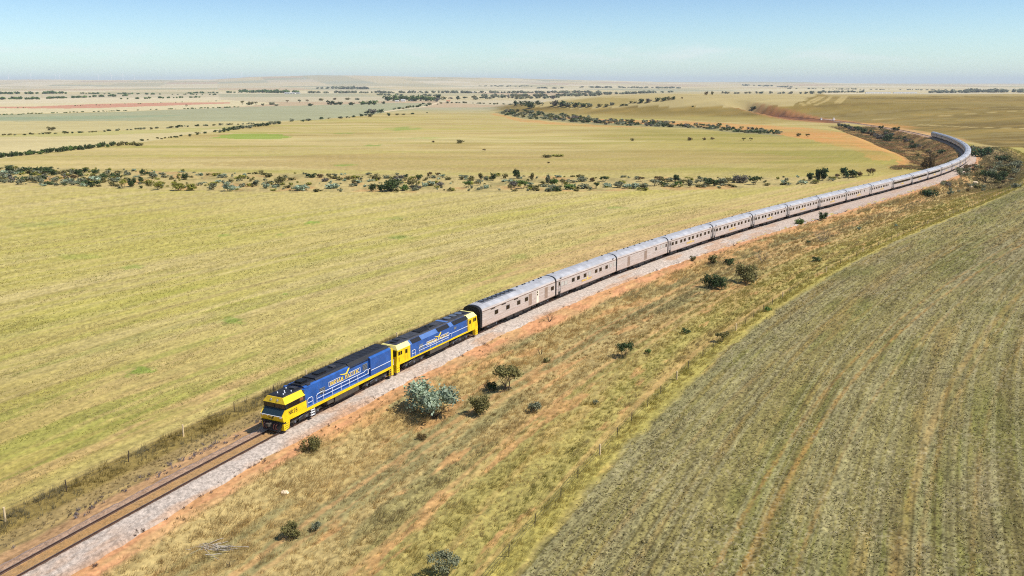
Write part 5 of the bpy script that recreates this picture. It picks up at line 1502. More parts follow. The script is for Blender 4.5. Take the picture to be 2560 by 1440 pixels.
# low tussocky shrubs filling the belt: nothing tells one from the next
g = random.Random(21)
SCRUB = []
def scrub_px(xp, yp, h, w, col, seed=0):
    SCRUB.append((px(xp, yp), h, w, col))
def scatter(poly, n, forms, cols, h0, h1, label, group, lod=2, cat='shrub', name='shrub', wk=1.0):
    P = np.array(poly); x0, y0, x1, y1 = P[:, 0].min(), P[:, 1].min(), P[:, 0].max(), P[:, 1].max()
    k = 0
    while k < n:
        x, y = g.uniform(x0, x1), g.uniform(y0, y1)
        if not inpoly(np.array([x]), np.array([y]), poly)[0]: continue
        f = g.choice(forms); h = g.uniform(h0, h1); c = g.choice(cols)
        w = h * {'round': 1.2, 'low': 2.2, 'tall': .6, 'vase': 1.1, 'big': 1.3}[f] * g.uniform(.8, 1.3) * wk
        SCRUB.append((np.array([x, y, ground(x, y)]), h, w, c)); k += 1
bp_ = field(CREEK_NEAR + CREEK_FAR, 4)
scatter([q for q in bp_], 600, ['low', 'round'], ['grey', 'bluegrey', 'olive', 'olive', 'yellow', 'grey', 'yellow'], .4, 1.5, '', '')
scatter(field([(-20, 430), (120, 430), (300, 440), (300, 470), (120, 466), (-20, 462)], 4), 70, ['low', 'round'], ['grey', 'bluegrey', 'olive', 'purple', 'dark', 'grey'], .8, 2.2, '', '')

# ---- single shrubs of the pastures, and the trees by the near end of the belt
SINGLE = [
 (129, 326, 10, 18, 'round', 'olive', 'lone olive tree in the tan paddock at the left', 'tree'),
 (1083, 356, 5, 9, 'low', 'brown', 'low brown shrub in the middle pasture, left of a bigger lone shrub', 'shrub'),
 (1151, 358.5, 10, 18, 'round', 'olive', 'lone olive shrub in the middle of the pasture beyond the belt', 'shrub'),
 (1210, 378, 6, 8, 'vase', 'brown', 'small brown shrub on the pale band of the middle pasture', 'shrub'),
 (1580, 352.5, 8, 10, 'round', 'olive', 'small lone shrub in the middle pasture, halfway to the red bank', 'shrub'),
 (1725, 351.5, 9, 12, 'round', 'brown', 'first from the left in a row of small shrubs in the pasture', 'shrub'),
 (1760, 350.5, 7, 9, 'round', 'brown', 'second from the left in a row of small shrubs in the pasture', 'shrub'),
 (1781, 349, 6, 9, 'round', 'brown', 'third from the left in a row of small shrubs in the pasture', 'shrub'),
 (1859, 352, 8, 10, 'vase', 'olive', 'fourth from the left in a row of small shrubs in the pasture', 'shrub'),
 (1877, 352, 8, 9, 'vase', 'olive', 'fifth from the left in a row of small shrubs in the pasture', 'shrub'),
 (1997, 341, 9, 13, 'round', 'olive', 'olive shrub on the red earth headland, left one of a pair', 'shrub'),
 (2019, 343, 9, 11, 'vase', 'olive', 'olive shrub on the red earth headland, right one of a pair', 'shrub'),
 (1370, 394, 8, 30, 'low', 'olive', 'low olive mound of scrub in the pasture above the belt', 'shrub'),
 (1395, 391, 6, 46, 'low', 'yellow', 'low yellow-green thicket beside the olive mound in the pasture', 'shrub'),
 (1372, 408, 4, 9, 'low', 'brown', 'tiny dark scrub patch just below the olive mound', 'shrub'),
 (2024, 451, 20, 16, 'tall', 'dark', 'dark green upright shrub left of two taller ones by the seventh carriage', 'shrub'),
 (2044, 450, 28, 13, 'tall', 'dark', 'slim dark tree, left one of two standing close together behind the train', 'tree'),
 (2057, 451, 32, 20, 'tall', 'dark', 'taller right one of two dark trees standing close together behind the train', 'tree'),
 (2110, 445, 30, 24, 'round', 'pine', 'deep green tree, tallest and leftmost of the clump behind the ninth carriage', 'tree'),
 (2130, 444, 22, 24, 'round', 'dark', 'dark green bush in the middle of the clump behind the ninth carriage', 'shrub'),
 (2150, 441, 13, 18, 'low', 'brown', 'low brownish bush at the right of the clump behind the ninth carriage', 'shrub'),
 (2171, 440, 19, 14, 'vase', 'brown', 'thin brown-stemmed sapling, left one of two behind the train', 'sapling'),
 (2182, 439.5, 19, 12, 'vase', 'brown', 'thin brown-stemmed sapling, right one of two behind the train', 'sapling'),
 (2092, 441, 7, 16, 'low', 'brown', 'dry brown scrub at the foot of the deep green tree', 'shrub'),
]
for q in SINGLE: plant_px(*q[:6], label=q[6], cat=q[7], name={'shrub': 'shrub', 'tree': 'tree', 'sapling': 'sapling'}[q[7]])

# ---- the gully inside the bend and the bank outside it
GUL = [(2319,424,37,32,'big','brown','big dark brown-green tree standing against the train inside the bend','tree'),
 (2105,316,7,14,'low','dark','dark shrub where the shaded hedge begins near the culvert','shrub'),
 (2160,333,10,16,'round','dark','dark shrub in the shaded hedge, halfway between culvert and train','shrub'),
 (2202,322,9,11,'round','dark','dark shrub on the trackside crest, left of a rounder one','shrub'),
 (2239,327,11,17,'round','dark','round dark shrub on the trackside crest short of the last carriage','shrub'),
 (2219,353,19,24,'round','dark','dark green tree at the foot of the embankment, biggest in the gully','tree'),
 (2202,348,13,22,'round','purple','grey-purple shrub left of the biggest tree in the gully','shrub'),
 (2178,335,11,22,'low','dark','low dark shrub upstream in the shaded hedge of the gully','shrub'),
 (2283,372,11,20,'round','dark','dark shrub on the brown embankment slope below the last carriage','shrub'),
 (2355,383,11,26,'low','dark','low dark shrub in the shadow of the train inside the bend','shrub'),
 (2333,398,13,22,'round','brown','brown-green shrub on the embankment above the big tree','shrub'),
 (2296,392,9,18,'low','olive','low olive shrub at the edge of the red headland in the gully','shrub'),
 (2250,345,8,16,'low','olive','low olive shrub high on the embankment slope','shrub'),
 (2140,322,7,18,'low','dark','low dark shrub in the shaded hedge just right of the culvert end','shrub'),
 (2452,393,28,46,'big','pine','large deep green tree outside the bend, right against the ballast','tree'),
 (2433,378,15,18,'round','grey','grey-green shrub left behind the large deep green tree','shrub'),
 (2507,402,15,40,'low','dark','low dark thicket right of the large deep green tree','shrub'),
 (2530,409,15,26,'round','olive','olive shrub at the right end of the row outside the bend','shrub'),
 (2462,454,31,32,'vase','dark','dark open tree on the outer bank, left one of the pair by the pale rocks','tree'),
 (2491,457,33,38,'big','dark','dark bushy tree on the outer bank, right one of the pair by the pale rocks','tree'),
 (2512,435,21,32,'round','olive','olive tree behind the pair of dark trees on the outer bank','tree'),
 (2541,417,17,28,'round','grey','grey-green tree near the right edge of the picture outside the bend','tree'),
 (2369,466,13,20,'low','purple','low grey-purple shrub on the outer bank below the lounge carriages','shrub'),
 (2445,472,12,26,'low','olive','low olive shrub below the two pale rocks','shrub'),
 (2480,432,12,28,'low','grey','low grey shrub between the large deep green tree and the dark pair','shrub'),
 (2540,470,14,30,'low','grey','low grey shrub at the right edge by the yellow field margin','shrub'),
 (2410,440,9,22,'low','grey','low grey scrub on the outer bank beside the ballast','shrub')]
for q in GUL: plant_px(*q[:6], label=q[6], cat=q[7], name=q[7])
def line_px(pts, n):
    P = [np.array(p_, float) for p_ in pts]; L_ = [np.linalg.norm(b - a) for a, b in zip(P[:-1], P[1:])]; T_ = sum(L_)
    out = []
    for i in range(n):
        t = (i + g.random() * .8) / n * T_
        for a, b, l in zip(P[:-1], P[1:], L_):
            if t <= l: out.append(a + (b - a) * t / l); break
            t -= l
        else: out.append(P[-1])
    return out
def row(pts, n, h0, h1, wk, forms, cols, label, group, jx=3, jy=1.2, lod=2, cat='shrub', name='shrub'):
    for q in line_px(pts, n):
        if label is None:                            # a few pixels each: part of the common scrub
            p = px(q[0] + g.gauss(0, jx), q[1] + g.gauss(0, jy)); f_ = p[1] / F_PX; h = g.uniform(h0, h1)
            SCRUB.append((p, h * f_, h * wk * f_, g.choice(cols))); continue
        plant_px(q[0] + g.gauss(0, jx), q[1] + g.gauss(0, jy), g.uniform(h0, h1), g.uniform(h0, h1) * wk, g.choice(forms), g.choice(cols), label, group, cat, name, lod)
row([(2100, 316), (2150, 327), (2190, 342), (2225, 356)], 22, 6, 11, 1.7, ['low', 'round'], ['dark', 'dark', 'purple', 'brown'], 'dark shrub of the shaded hedge in the gully beside the far track', 'shrubs of the shaded gully hedge')
row([(2210, 335), (2260, 352), (2310, 375), (2340, 395)], 26, 5, 10, 1.8, ['low', 'round'], ['brown', 'olive', 'purple', 'brown', 'dark'], 'small brownish shrub on the embankment slope inside the bend', 'shrubs of the inner embankment')
row([(2390, 430), (2440, 425), (2500, 420), (2550, 430)], 26, 8, 14, 1.7, ['low', 'round'], ['grey', 'olive', 'grey', 'brown'], 'small dull green shrub on the bank outside the bend', 'shrubs of the outer bank', 10, 10)
row([(2330, 455), (2400, 470), (2470, 475), (2540, 445)], 16, 5, 10, 2.0, ['low'], ['olive', 'grey', 'brown'], 'small dull green shrub on the bank outside the bend', 'shrubs of the outer bank', 10, 6)

# ---- hedgerows of the left paddocks
row([(-30, 398), (60, 388), (150, 379), (230, 371), (288, 364)], 46, 9, 14, 1.25, ['round', 'low'], ['dark', 'dark', 'green'], 'dark green bush of the thick hedge at the left edge of the pasture', 'bushes of the thick dark hedge', 2, .8, 2, 'bush', 'hedge_bush')
row([(295, 364), (325, 363), (358, 365)], 7, 7, 11, 1.6, ['round'], ['yellow', 'olive'], 'yellow-green bush where the thick dark hedge ends', 'yellow bushes at the hedge end', 4, 1, 2, 'bush', 'hedge_bush')
row([(360, 352), (420, 345), (480, 339), (545, 331)], 16, 3, 6, 1.7, ['round', 'low'], ['olive', 'dark'], None, 'bushes of the gappy fence line', 6, .8, 3)
row([(545, 331), (600, 323), (660, 315), (700, 309)], 24, 7, 10, 1.5, ['round', 'low'], ['grey', 'dark'], 'dark bush of the dense hedge bordering the bright green patch', 'bushes of the middle hedge', 3, .7, 2, 'bush', 'hedge_bush')
row([(-20, 340), (120, 335), (180, 333), (260, 329), (380, 322), (480, 317), (560, 313), (640, 310)], 50, 3, 6, 1.9, ['round', 'low'], ['dark', 'olive', 'grey'], None, 'bushes of the upper left fence line', 4, .5, 3)
row([(700, 307), (800, 299), (880, 293), (940, 286)], 16, 4, 7, 1.7, ['round', 'low'], ['dark', 'grey'], None, 'bushes along the dirt road', 4, .7, 3)
row([(985, 274), (1020, 271), (1060, 266), (1080, 261)], 14, 4, 7, 1.5, ['round', 'low'], ['dark', 'olive'], None, 'bushes at the top of the dirt road', 3, .6, 3)
for q in [(918, 284.5, 9, 12, 'round', 'dark', 'round dark tree, left one of a clump on the dirt road'), (931, 285, 14, 20, 'round', 'purple', 'grey tree, biggest of the clump on the dirt road'), (950, 283, 11, 17, 'round', 'dark', 'dark green tree, right one of the clump on the dirt road'),
          (926, 292, 8, 14, 'round', 'olive', 'olive bush below the clump on the dirt road'), (973, 290, 8, 10, 'round', 'dark', 'lone dark bush right of the clump on the dirt road'), (992, 288, 5, 12, 'low', 'olive', 'low bush right of the lone dark bush near the dirt road'), (1009, 287.5, 4, 10, 'low', 'olive', 'second low bush right of the lone dark bush near the dirt road'), (1032, 285.5, 4, 12, 'low', 'dark', 'third low bush right of the lone dark bush near the dirt road'), (1068, 283, 3, 5, 'low', 'dark', 'tiny dark bush at the end of the row near the dirt road')]:
    plant_px(*q[:6], label=q[6], cat='tree', name='tree', lod=2)
# ---- scrub strip below the red bank, and the trees above it
def spx(x, y, hp, wp, col):
    p = px(x, y); f_ = p[1] / F_PX
    SCRUB.append((p, hp * f_, wp * f_, col))
mid = [(1238, 283), (1262, 278), (1300, 276), (1380, 284), (1480, 297), (1600, 303), (1700, 309), (1850, 319), (1955, 330), (1950, 338), (1860, 332), (1720, 320), (1600, 315), (1480, 311), (1380, 302), (1300, 295)]
k = 0
while k < 240:
    x, y = g.uniform(1238, 1955), g.uniform(277, 339)
    if not inpoly(np.array([x]), np.array([y]), mid)[0] or g.random() < .35 * (x > 1500) * (g.random() < .5): continue
    spx(x, y, g.uniform(4, 9), g.uniform(8, 16), g.choice(['dark', 'grey', 'olive', 'grey', 'purple', 'dark'])); k += 1
for x, y in line_px([(1385, 297), (1480, 308), (1600, 312), (1720, 317), (1850, 328), (1950, 336)], 30):
    spx(x, y, g.uniform(5, 8), g.uniform(9, 15), g.choice(['dark', 'dark', 'brown']))
UP = [(1290,265,14,15,'round','pine'),(1305,264,12,15,'round','dark'),(1325,271,17,24,'round','dark'),(1318,262,11,16,'round','dark'),(1345,262,11,16,'round','dark'),(1356,264,8,10,'vase','grey'),(1386,265,15,22,'round','purple'),(1403,266,15,24,'round','dark'),(1420,267,13,22,'round','grey'),(1440,267,12,22,'round','dark'),(1458,267,10,20,'round','dark'),(1474,267,10,16,'round','grey'),(1500,267,8,14,'round','olive'),(1515,267,8,14,'round','olive'),(1531,263,8,12,'round','grey'),(1555,265,6,10,'round','dark'),(1566,264,5,10,'round','dark'),
 (1578,258,6,9,'round','olive'),(1587,258,5,8,'round','olive'),(1602,257,11,17,'round','dark'),(1622,256,10,17,'round','purple'),(1644,253,10,15,'round','dark'),(1660,252,10,15,'round','dark'),(1672,250,9,12,'round','olive'),(1683,249,9,11,'round','dark'),(1705,246.5,4,5,'round','brown'),(1765,238,10,9,'round','brown'),(1781,237,9,7,'round','olive'),(1884,272,7,14,'round','dark'),(1732,267,3,9,'low','dark')]
for i, q in enumerate(UP):
    plant_px(*q, label='%s tree, %s from the left in the broken row above the scrub strip' % (CWORD[q[5]], ordinal(i)), group='trees of the broken hill row', cat='tree', name='tree', lod=2)
row([(985 + 60, 262), (1130, 258), (1200, 260), (1285, 262)], 22, 2.5, 5, 1.8, ['low', 'round'], ['olive', 'grey', 'dark'], None, 'bushes of the sparse fence line', 4, .8, 3)
# paddock trees on the left, beyond the grey-green field
LP = [(606,262,10,11,'vase','olive'),(620,263,7,10,'round','dark'),(628,262,9,12,'round','olive'),(640,262,8,9,'vase','olive'),(657,264,6,7,'round','dark'),(690,265,5,14,'low','grey'),(718,257,7,8,'vase','brown'),(749,257,8,9,'vase','dark'),(768,256,7,8,'vase','brown'),(777,265,7,14,'round','dark'),(803,252,7,14,'low','olive'),(827,262,12,18,'round','dark'),(837,250,6,9,'round','brown'),(852,262,8,14,'round','dark'),(880,263,8,16,'round','dark'),(905,262,10,16,'round','green'),(922,262,11,18,'round','green'),(936,262,12,16,'round','green'),(958,260,7,10,'round','dark'),(466,267,6,5,'vase','brown'),(680,262,8,20,'low','grey'),(840,262,6,16,'low','dark'),(868,250,6,16,'low','olive'),(893,250,6,14,'low','grey')]
for i, q in enumerate(LP):
    plant_px(*q, label='%s tree, %s from left along the far side of the grey-green field' % (CWORD[q[5]], ordinal(i)), group='trees along the far side of the grey-green field', cat='tree', name='tree', lod=2)
GR = [(970 + i * 13.5, 252 + (i % 3) * .6, 13 + (i * 7 % 4), 22) for i in range(10)]
for i, (x, y, h, w) in enumerate(GR):
    plant_px(x, y, h, w, 'round', 'green' if i % 3 else 'dark', '%s tree from the left in the green grove around the white farmhouse' % ordinal(i), 'trees of the farmhouse grove', 'tree', 'tree', 2)
row([(1085, 254), (1130, 250), (1180, 248), (1260, 247), (1340, 247), (1400, 246)], 30, 5, 10, 1.5, ['round', 'vase'], ['dark', 'grey', 'purple', 'olive'], 'dark tree of the loose row behind the dirt road crest', 'trees behind the road crest', 7, 1.2, 3, 'tree', 'tree')
# skyline row on the hill crest at the right
for x, y in line_px([(1790, 233.5), (1900, 233), (2000, 233.5), (2060, 233.5)], 20):
    plant_px(x + g.gauss(0, 5), y + 1.2, g.uniform(3, 6.5), g.uniform(6, 12), 'round', g.choice(['dark', 'olive']), 'small tree on the crest of the hill at the right', 'trees on the hill crest', 'tree', 'tree', 3)

# ---- the common low scrub, beyond counting
def build_scrub():
    gg = np.random.default_rng(31); Vs, Cs = [], []
    tint = {k: lin(h, .85) for k, h in {'dark': '#4b5c30', 'grey': '#8d9070', 'bluegrey': '#a6b698', 'olive': '#827b48', 'yellow': '#98963f', 'brown': '#79643f', 'purple': '#7b7468'}.items()}
    for p, h, w, col in SCRUB:
        m = 110
        v = gg.normal(size=(m, 3)); v /= np.linalg.norm(v, axis=1)[:, None]
        lob = gg.normal(size=(5, 3)) * np.array([.22, .22, .12])
        c = np.array([0, 0, .45]) + lob[gg.integers(0, 5, m)] + v * (.5 + .5 * gg.random(m))[:, None] * np.array([.30, .30, .34])
        c[:, 2] = np.maximum(c[:, 2], .02)
        a = gg.normal(size=(m, 3)) * .085; b_ = gg.normal(size=(m, 3)) * .085
        q = np.stack([c - a, c - b_, c + a, c + b_], 1).reshape(-1, 3) * np.array([w, w, h]) + p
        Vs.append(q); t = np.repeat(.65 + .6 * gg.random(m), 4)[:, None] * gg.uniform(.85, 1.15) * tint[col][None]; Cs.append(t)
    V = np.concatenate(Vs)
    me = np_mesh('scrub', V, np.arange(len(V)).reshape(-1, 4), leaf_mat('scrub_leaf', (1, 1, 1), trans=.2), np.concatenate(Cs))
    o = bpy.data.objects.new('scrub', me); COL.objects.link(o)
    tag(o, 'low dull green scrub of the belts, strips and fence lines between the paddocks', 'scrub', kind='stuff')
build_scrub()

# ---- far-off woods that read as one mass
def treeline(name, label, segs, seed, col='dark'):
    gg = np.random.default_rng(seed); Vs, Fs, Cs = [], [], []; nb = 0
    for x0, y0, x1, y1, n, h0, h1, wk in segs:
        for k in range(n):
            t = gg.random()
            if gg.random() < .32: continue
            x = x0 + (x1 - x0) * t + gg.normal() * 1.5; y = y0 + (y1 - y0) * t + gg.normal() * .35
            p = px(x, y); f_ = p[1] / F_PX; h = gg.uniform(h0, h1) * f_ * .8; w = h * wk * gg.uniform(.7, 1.3)
            m = 46
            v = gg.normal(size=(m, 3)); v /= np.linalg.norm(v, axis=1)[:, None]
            c = np.array([0, 0, .56]) + v * (.55 + .45 * gg.random(m))[:, None] * np.array([.5, .5, .44])
            a = gg.normal(size=(m, 3)) * .17; b_ = gg.normal(size=(m, 3)) * .17
            q = np.stack([c - a, c - b_, c + a, c + b_], 1).reshape(-1, 3) * np.array([w, w, h]) + p
            Vs.append(q); Fs.append(np.arange(m * 4).reshape(-1, 4) + nb); nb += m * 4
            tt = np.repeat(.7 + .5 * gg.random(m), 4) * gg.uniform(.8, 1.2); Cs.append(np.stack([tt, tt, tt], 1))
    me = np_mesh(name, np.concatenate(Vs), np.concatenate(Fs), LEAF['green' if seed == 3 else 'grey'], np.concatenate(Cs))  # farther woods greyed in the leaf colour, fading them as haze would
    o = bpy.data.objects.new(name, me); COL.objects.link(o)
    tag(o, label, 'woodland', kind='stuff')
treeline('woodland', 'far tree lines across the dry plain at the left', [(-60, 236, 160, 234, 60, 4, 8, 1.6), (-40, 249, 60, 248, 26, 4, 8, 1.6), (60, 249, 320, 240, 70, 3, 7, 1.7), (150, 234, 560, 238, 60, 2, 5, 1.8), (280, 249, 500, 244, 34, 3, 6, 1.4), (460, 234, 600, 232, 40, 2, 5, 1.8), (600, 231, 745, 233, 90, 5, 9, 1.2), (0, 272, 560, 252, 50, 1, 2.2, 2), (-20, 288, 600, 268, 120, 1.5, 3.2, 2.2)], 3)
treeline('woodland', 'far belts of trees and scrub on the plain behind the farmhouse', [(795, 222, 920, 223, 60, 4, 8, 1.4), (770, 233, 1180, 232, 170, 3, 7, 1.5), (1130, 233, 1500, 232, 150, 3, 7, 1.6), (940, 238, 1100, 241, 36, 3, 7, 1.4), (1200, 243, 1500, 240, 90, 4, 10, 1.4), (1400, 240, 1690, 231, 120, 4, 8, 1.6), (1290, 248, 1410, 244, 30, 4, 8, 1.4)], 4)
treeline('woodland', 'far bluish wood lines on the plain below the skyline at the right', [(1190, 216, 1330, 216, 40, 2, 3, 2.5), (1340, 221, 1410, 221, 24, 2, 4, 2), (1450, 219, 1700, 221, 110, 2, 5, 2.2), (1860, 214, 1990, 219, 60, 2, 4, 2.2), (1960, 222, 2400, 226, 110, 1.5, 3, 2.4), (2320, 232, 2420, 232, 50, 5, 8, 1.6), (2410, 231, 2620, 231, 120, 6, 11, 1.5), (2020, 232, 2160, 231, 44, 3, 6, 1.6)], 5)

# ------------------------------------------------------------------ grass
def blades(name, label, P, h, w, lean, col, nb, seed, spread=.16, cat='grass'):
    """tufts of tapering blades: P (n,3) roots, h heights, w widths, lean (n,2), col (n,3)"""
    gg = np.random.default_rng(seed)
    n = len(P); N = n * nb
    k = np.repeat(np.arange(n), nb)
    a = gg.random(N) * 2 * np.pi; rr = np.sqrt(gg.random(N)) * spread * (h[k] / .5)
    root = P[k] + np.stack([np.cos(a) * rr, np.sin(a) * rr, -.04 + 0 * a], 1)
    hh = h[k] * (.55 + .6 * gg.random(N))
    out = np.stack([np.cos(a), np.sin(a)], 1) * (hh * .45 * gg.random(N))[:, None] + lean[k] * hh[:, None]
    tip = root + np.stack([out[:, 0], out[:, 1], hh], 1)
    b = gg.random(N) * 2 * np.pi
    sv = np.stack([np.cos(b), np.sin(b), 0 * b], 1) * (w[k] * .5)[:, None]
    V = np.stack([root - sv, root + sv, tip], 1).reshape(-1, 3)
    c = col[k] * (.72 + .56 * gg.random(N))[:, None]
    C = np.stack([c * .85, c * .85, c * 1.1], 1).reshape(-1, 3)
    me = np_mesh(name, V, np.arange(N * 3, dtype=np.int32).reshape(-1, 3), MAT_GRASS, C)
    o = bpy.data.objects.new(name, me); COL.objects.link(o)
    tag(o, label, cat, kind='stuff')
MAT_GRASS = leaf_mat('dry_grass_blade', (1, 1, 1), trans=.3)

def sample_sd(s0, s1, d0, d1, per_m2, gg):
    n = int((s1 - s0) * (d1 - d0) * per_m2)
    return gg.uniform(s0, s1, n), gg.uniform(d0, d1, n)
def verge_grass():
    gg = np.random.default_rng(11)
    parts = []
    for s0, s1, den, wk, hk in ((-80, 0, 8, .032, 1.0), (0, 60, 6.5, .040, 1.0), (60, 150, 4.2, .065, 1.05), (150, 300, 2.6, .11, 1.15), (300, 560, 1.4, .16, 1.3)):
        s, d = sample_sd(s0, s1, 4.0, 32.2, den, gg)
        dq = d - (shoulder(s) - 3.0); gr = fbm(s / 22, d / 2.4, 70, 4)
        orange = ss(.56, .68, fbm(s / 9, d / 1.6, 72, 4) + .13 * ss(9, 4, dq) - .09 * ss(12, 22, d))
        keep = 1 - .62 * orange
        for d0, wd in ((13.1, .6), (14.9, .5), (20.6, .5), (22.0, .4), (29.6, .45)):
            dd = d0 + 1.2 * (fbm(s / 50, s * 0 + d0, 73, 2) - .5)
            keep = np.minimum(keep, .25 + .75 * ss(wd * .5, wd * 1.3, np.abs(d - dd) + .5 * (gr - .5)))
        keep *= ss(3.9, 5.4, dq + 1.2 * (gr - .5) - ss(-30, 10, s) * ss(90, 40, s) * 1.6)
        clump = ss(.34, .58, fbm(s / 1.7, d / 1.7, 78, 3))
        m = gg.random(len(s)) < keep * (.45 + .55 * clump)
        s, d, gr = s[m], d[m], gr[m]
        x, y = sd_xy(s, d); z = terrain(x, y, (s, d))
        tall = fbm(s / 3, d / 3, 79, 3)
        h = (.22 + .42 * tall + .16 * gg.random(len(s))) * hk * (1 + .35 * ss(5.5, 8, d) * ss(14, 10, d))
        base = np.array([lin(q, .86) for q in ('#d4b97e', '#b6a87a', '#c4b55e', '#e0c78c', '#acaa56', '#c6a568')])
        g2, g3 = fbm(s / 30, d / 1.8, 86, 3), fbm(s / 40, d / 2.6, 87, 3)
        c = np.tile(base[0], (len(s), 1))
        def mx(i, w):
            nonlocal c
            w = np.clip(w, 0, 1)[:, None]; c = c * (1 - w) + base[i] * w
        mx(1, ss(.46, .60, gr) * .9); mx(3, ss(.52, .66, g2) * .9); mx(5, ss(.5, .64, g3) * .6)
        mx(2, ss(16, 26, d + 10 * (g2 - .5)) * .7); mx(4, ss(15, 24, d) * ss(.52, .66, g3) * .6); mx(3, ss(.54, .66, fbm(s / 45, d / 1.3, 105, 3)) * .7)
        mx(1, ss(250, 340, s) * ss(30, 22, d) * .85); c = c * (1 - .22 * ss(250, 340, s) * ss(30, 22, d))[:, None]
        bd_ = fbm(s / 130, d / 1.1, 106, 3)
        c = c * (1 + .9 * (bd_ - .5))[:, None]; h = h * (1 + .8 * (fbm(s / 150, d / 1.6, 107, 3) - .5))
        mx(2, ss(28.6, 30.5, d) * .6)
        t = at(s)[3]
        lean = np.stack([np.sin(t), -np.cos(t)], 1) * (.25 + .35 * gg.random(len(s)))[:, None] + gg.normal(size=(len(s), 2)) * .15
        parts.append((np.stack([x, y, z], 1), h, np.full(len(s), wk), lean, c))
    return [np.concatenate([p[i] for p in parts]) for i in range(5)]
blades('verge_grass', 'dry tan and green grass tufts covering the verge between ballast and fence', *verge_grass(), 10, 1)

def left_grass():
    gg = np.random.default_rng(12); parts = []
    for s0, s1, den, wk in ((-118, 0, 7.0, .034), (0, 80, 5.0, .04), (80, 330, 2.5, .08)):
        s, d = sample_sd(s0, s1, -11.6, -4.4, den, gg)
        gr = fbm(s / 6, d / 2, 82, 4)
        keep = ss(-11.4, -10.4, d + 1.2 * (gr - .5)) * ss(-4.4, -5.6, d + 1.5 * (gr - .5)) * (.35 + .65 * ss(.36, .55, fbm(s / 1.5, d / 1.5, 83, 3)))
        m = gg.random(len(s)) < keep
        s, d, gr = s[m], d[m], gr[m]
        x, y = sd_xy(s, d); z = terrain(x, y, (s, d))
        tall = ss(-6.6, -8.2, d)
        h = .2 + .45 * tall * (.5 + gr) + .12 * gg.random(len(s))
        a, b, c2, e2 = lin('#c0a874', .62), lin('#a08c48', .62), lin('#9a9272', .62), lin('#8d7f7a', .62)
        c = a + (b - a) * (tall * .95)[:, None]
        w = (ss(.5, .62, fbm(s / 5, d / 3, 84, 3)) * .8)[:, None]; c = c * (1 - w) + c2 * w
        w = (ss(-6.2, -5.0, d) * .75)[:, None]; c = c * (1 - w) + e2 * w
        lean = gg.normal(size=(len(s), 2)) * .2 + np.array([.15, -.1])
        parts.append((np.stack([x, y, z], 1), h, np.full(len(s), wk), lean, c))
    return [np.concatenate([p[i] for p in parts]) for i in range(5)]
blades('trackside_grass', 'strip of tall brown grass along the left side of the track', *left_grass(), 10, 2)

def edge_weeds():
    gg = np.random.default_rng(13); parts = []
    for d0, sp, s1, col, dens in ((3.2, .3, 420, '#8a7266', .9), (4.3, .7, 300, '#a58a62', .6), (-4.2, .6, 200, '#9b8f90', 4.0)):
        n = int((s1 + 110) * dens)
        s = gg.uniform(-110, s1, n); d = d0 + gg.normal(size=n) * sp; d = np.where(d > 0, d + shoulder(s) - 3.0, d)
        m = fbm(s / 4, s * 0, 88, 3) > .44
        s, d = s[m], d[m]
        x, y = sd_xy(s, d); z = terrain(x, y, (s, d)) + .02
        h = .14 + .2 * gg.random(len(s))
        parts.append((np.stack([x, y, z], 1), h, np.full(len(s), .05), gg.normal(size=(len(s), 2)) * .3, np.tile(lin(col, .6), (len(s), 1))))
    return [np.concatenate([p[i] for p in parts]) for i in range(5)]
blades('weeds', 'small dry purplish weeds at the edges of the ballast', *edge_weeds(), 14, 3, .28, 'weeds')

def slope_grass():
    gg = np.random.default_rng(14); parts = []
    for s0, s1, d0, d1, den in ((340, 860, -48, -4.5, .8),):
        s, d = sample_sd(s0, s1, d0, d1, den, gg)
        gr = fbm(s / 7, d / 7, 89, 3)
        m = (gg.random(len(s)) < ss(.34, .56, gr)) & (d > -28 - 18 * ss(430, 620, s))
        s, d, gr = s[m], d[m], gr[m]
        x, y = sd_xy(s, d); z = terrain(x, y, (s, d))
        a, b = lin('#bb966a', .68), lin('#9c9260', .68)
        w = ss(.5, .62, fbm(s / 12, d / 12, 90, 3))[:, None]
        parts.append((np.stack([x, y, z], 1), .4 + .6 * gg.random(len(s)), np.full(len(s), .25), gg.normal(size=(len(s), 2)) * .25, a * (1 - w) + b * w))
    return [np.concatenate([p[i] for p in parts]) for i in range(5)]
blades('slope_grass', 'rough brown grass on the railway embankment inside the bend', *slope_grass(), 9, 4, .5)

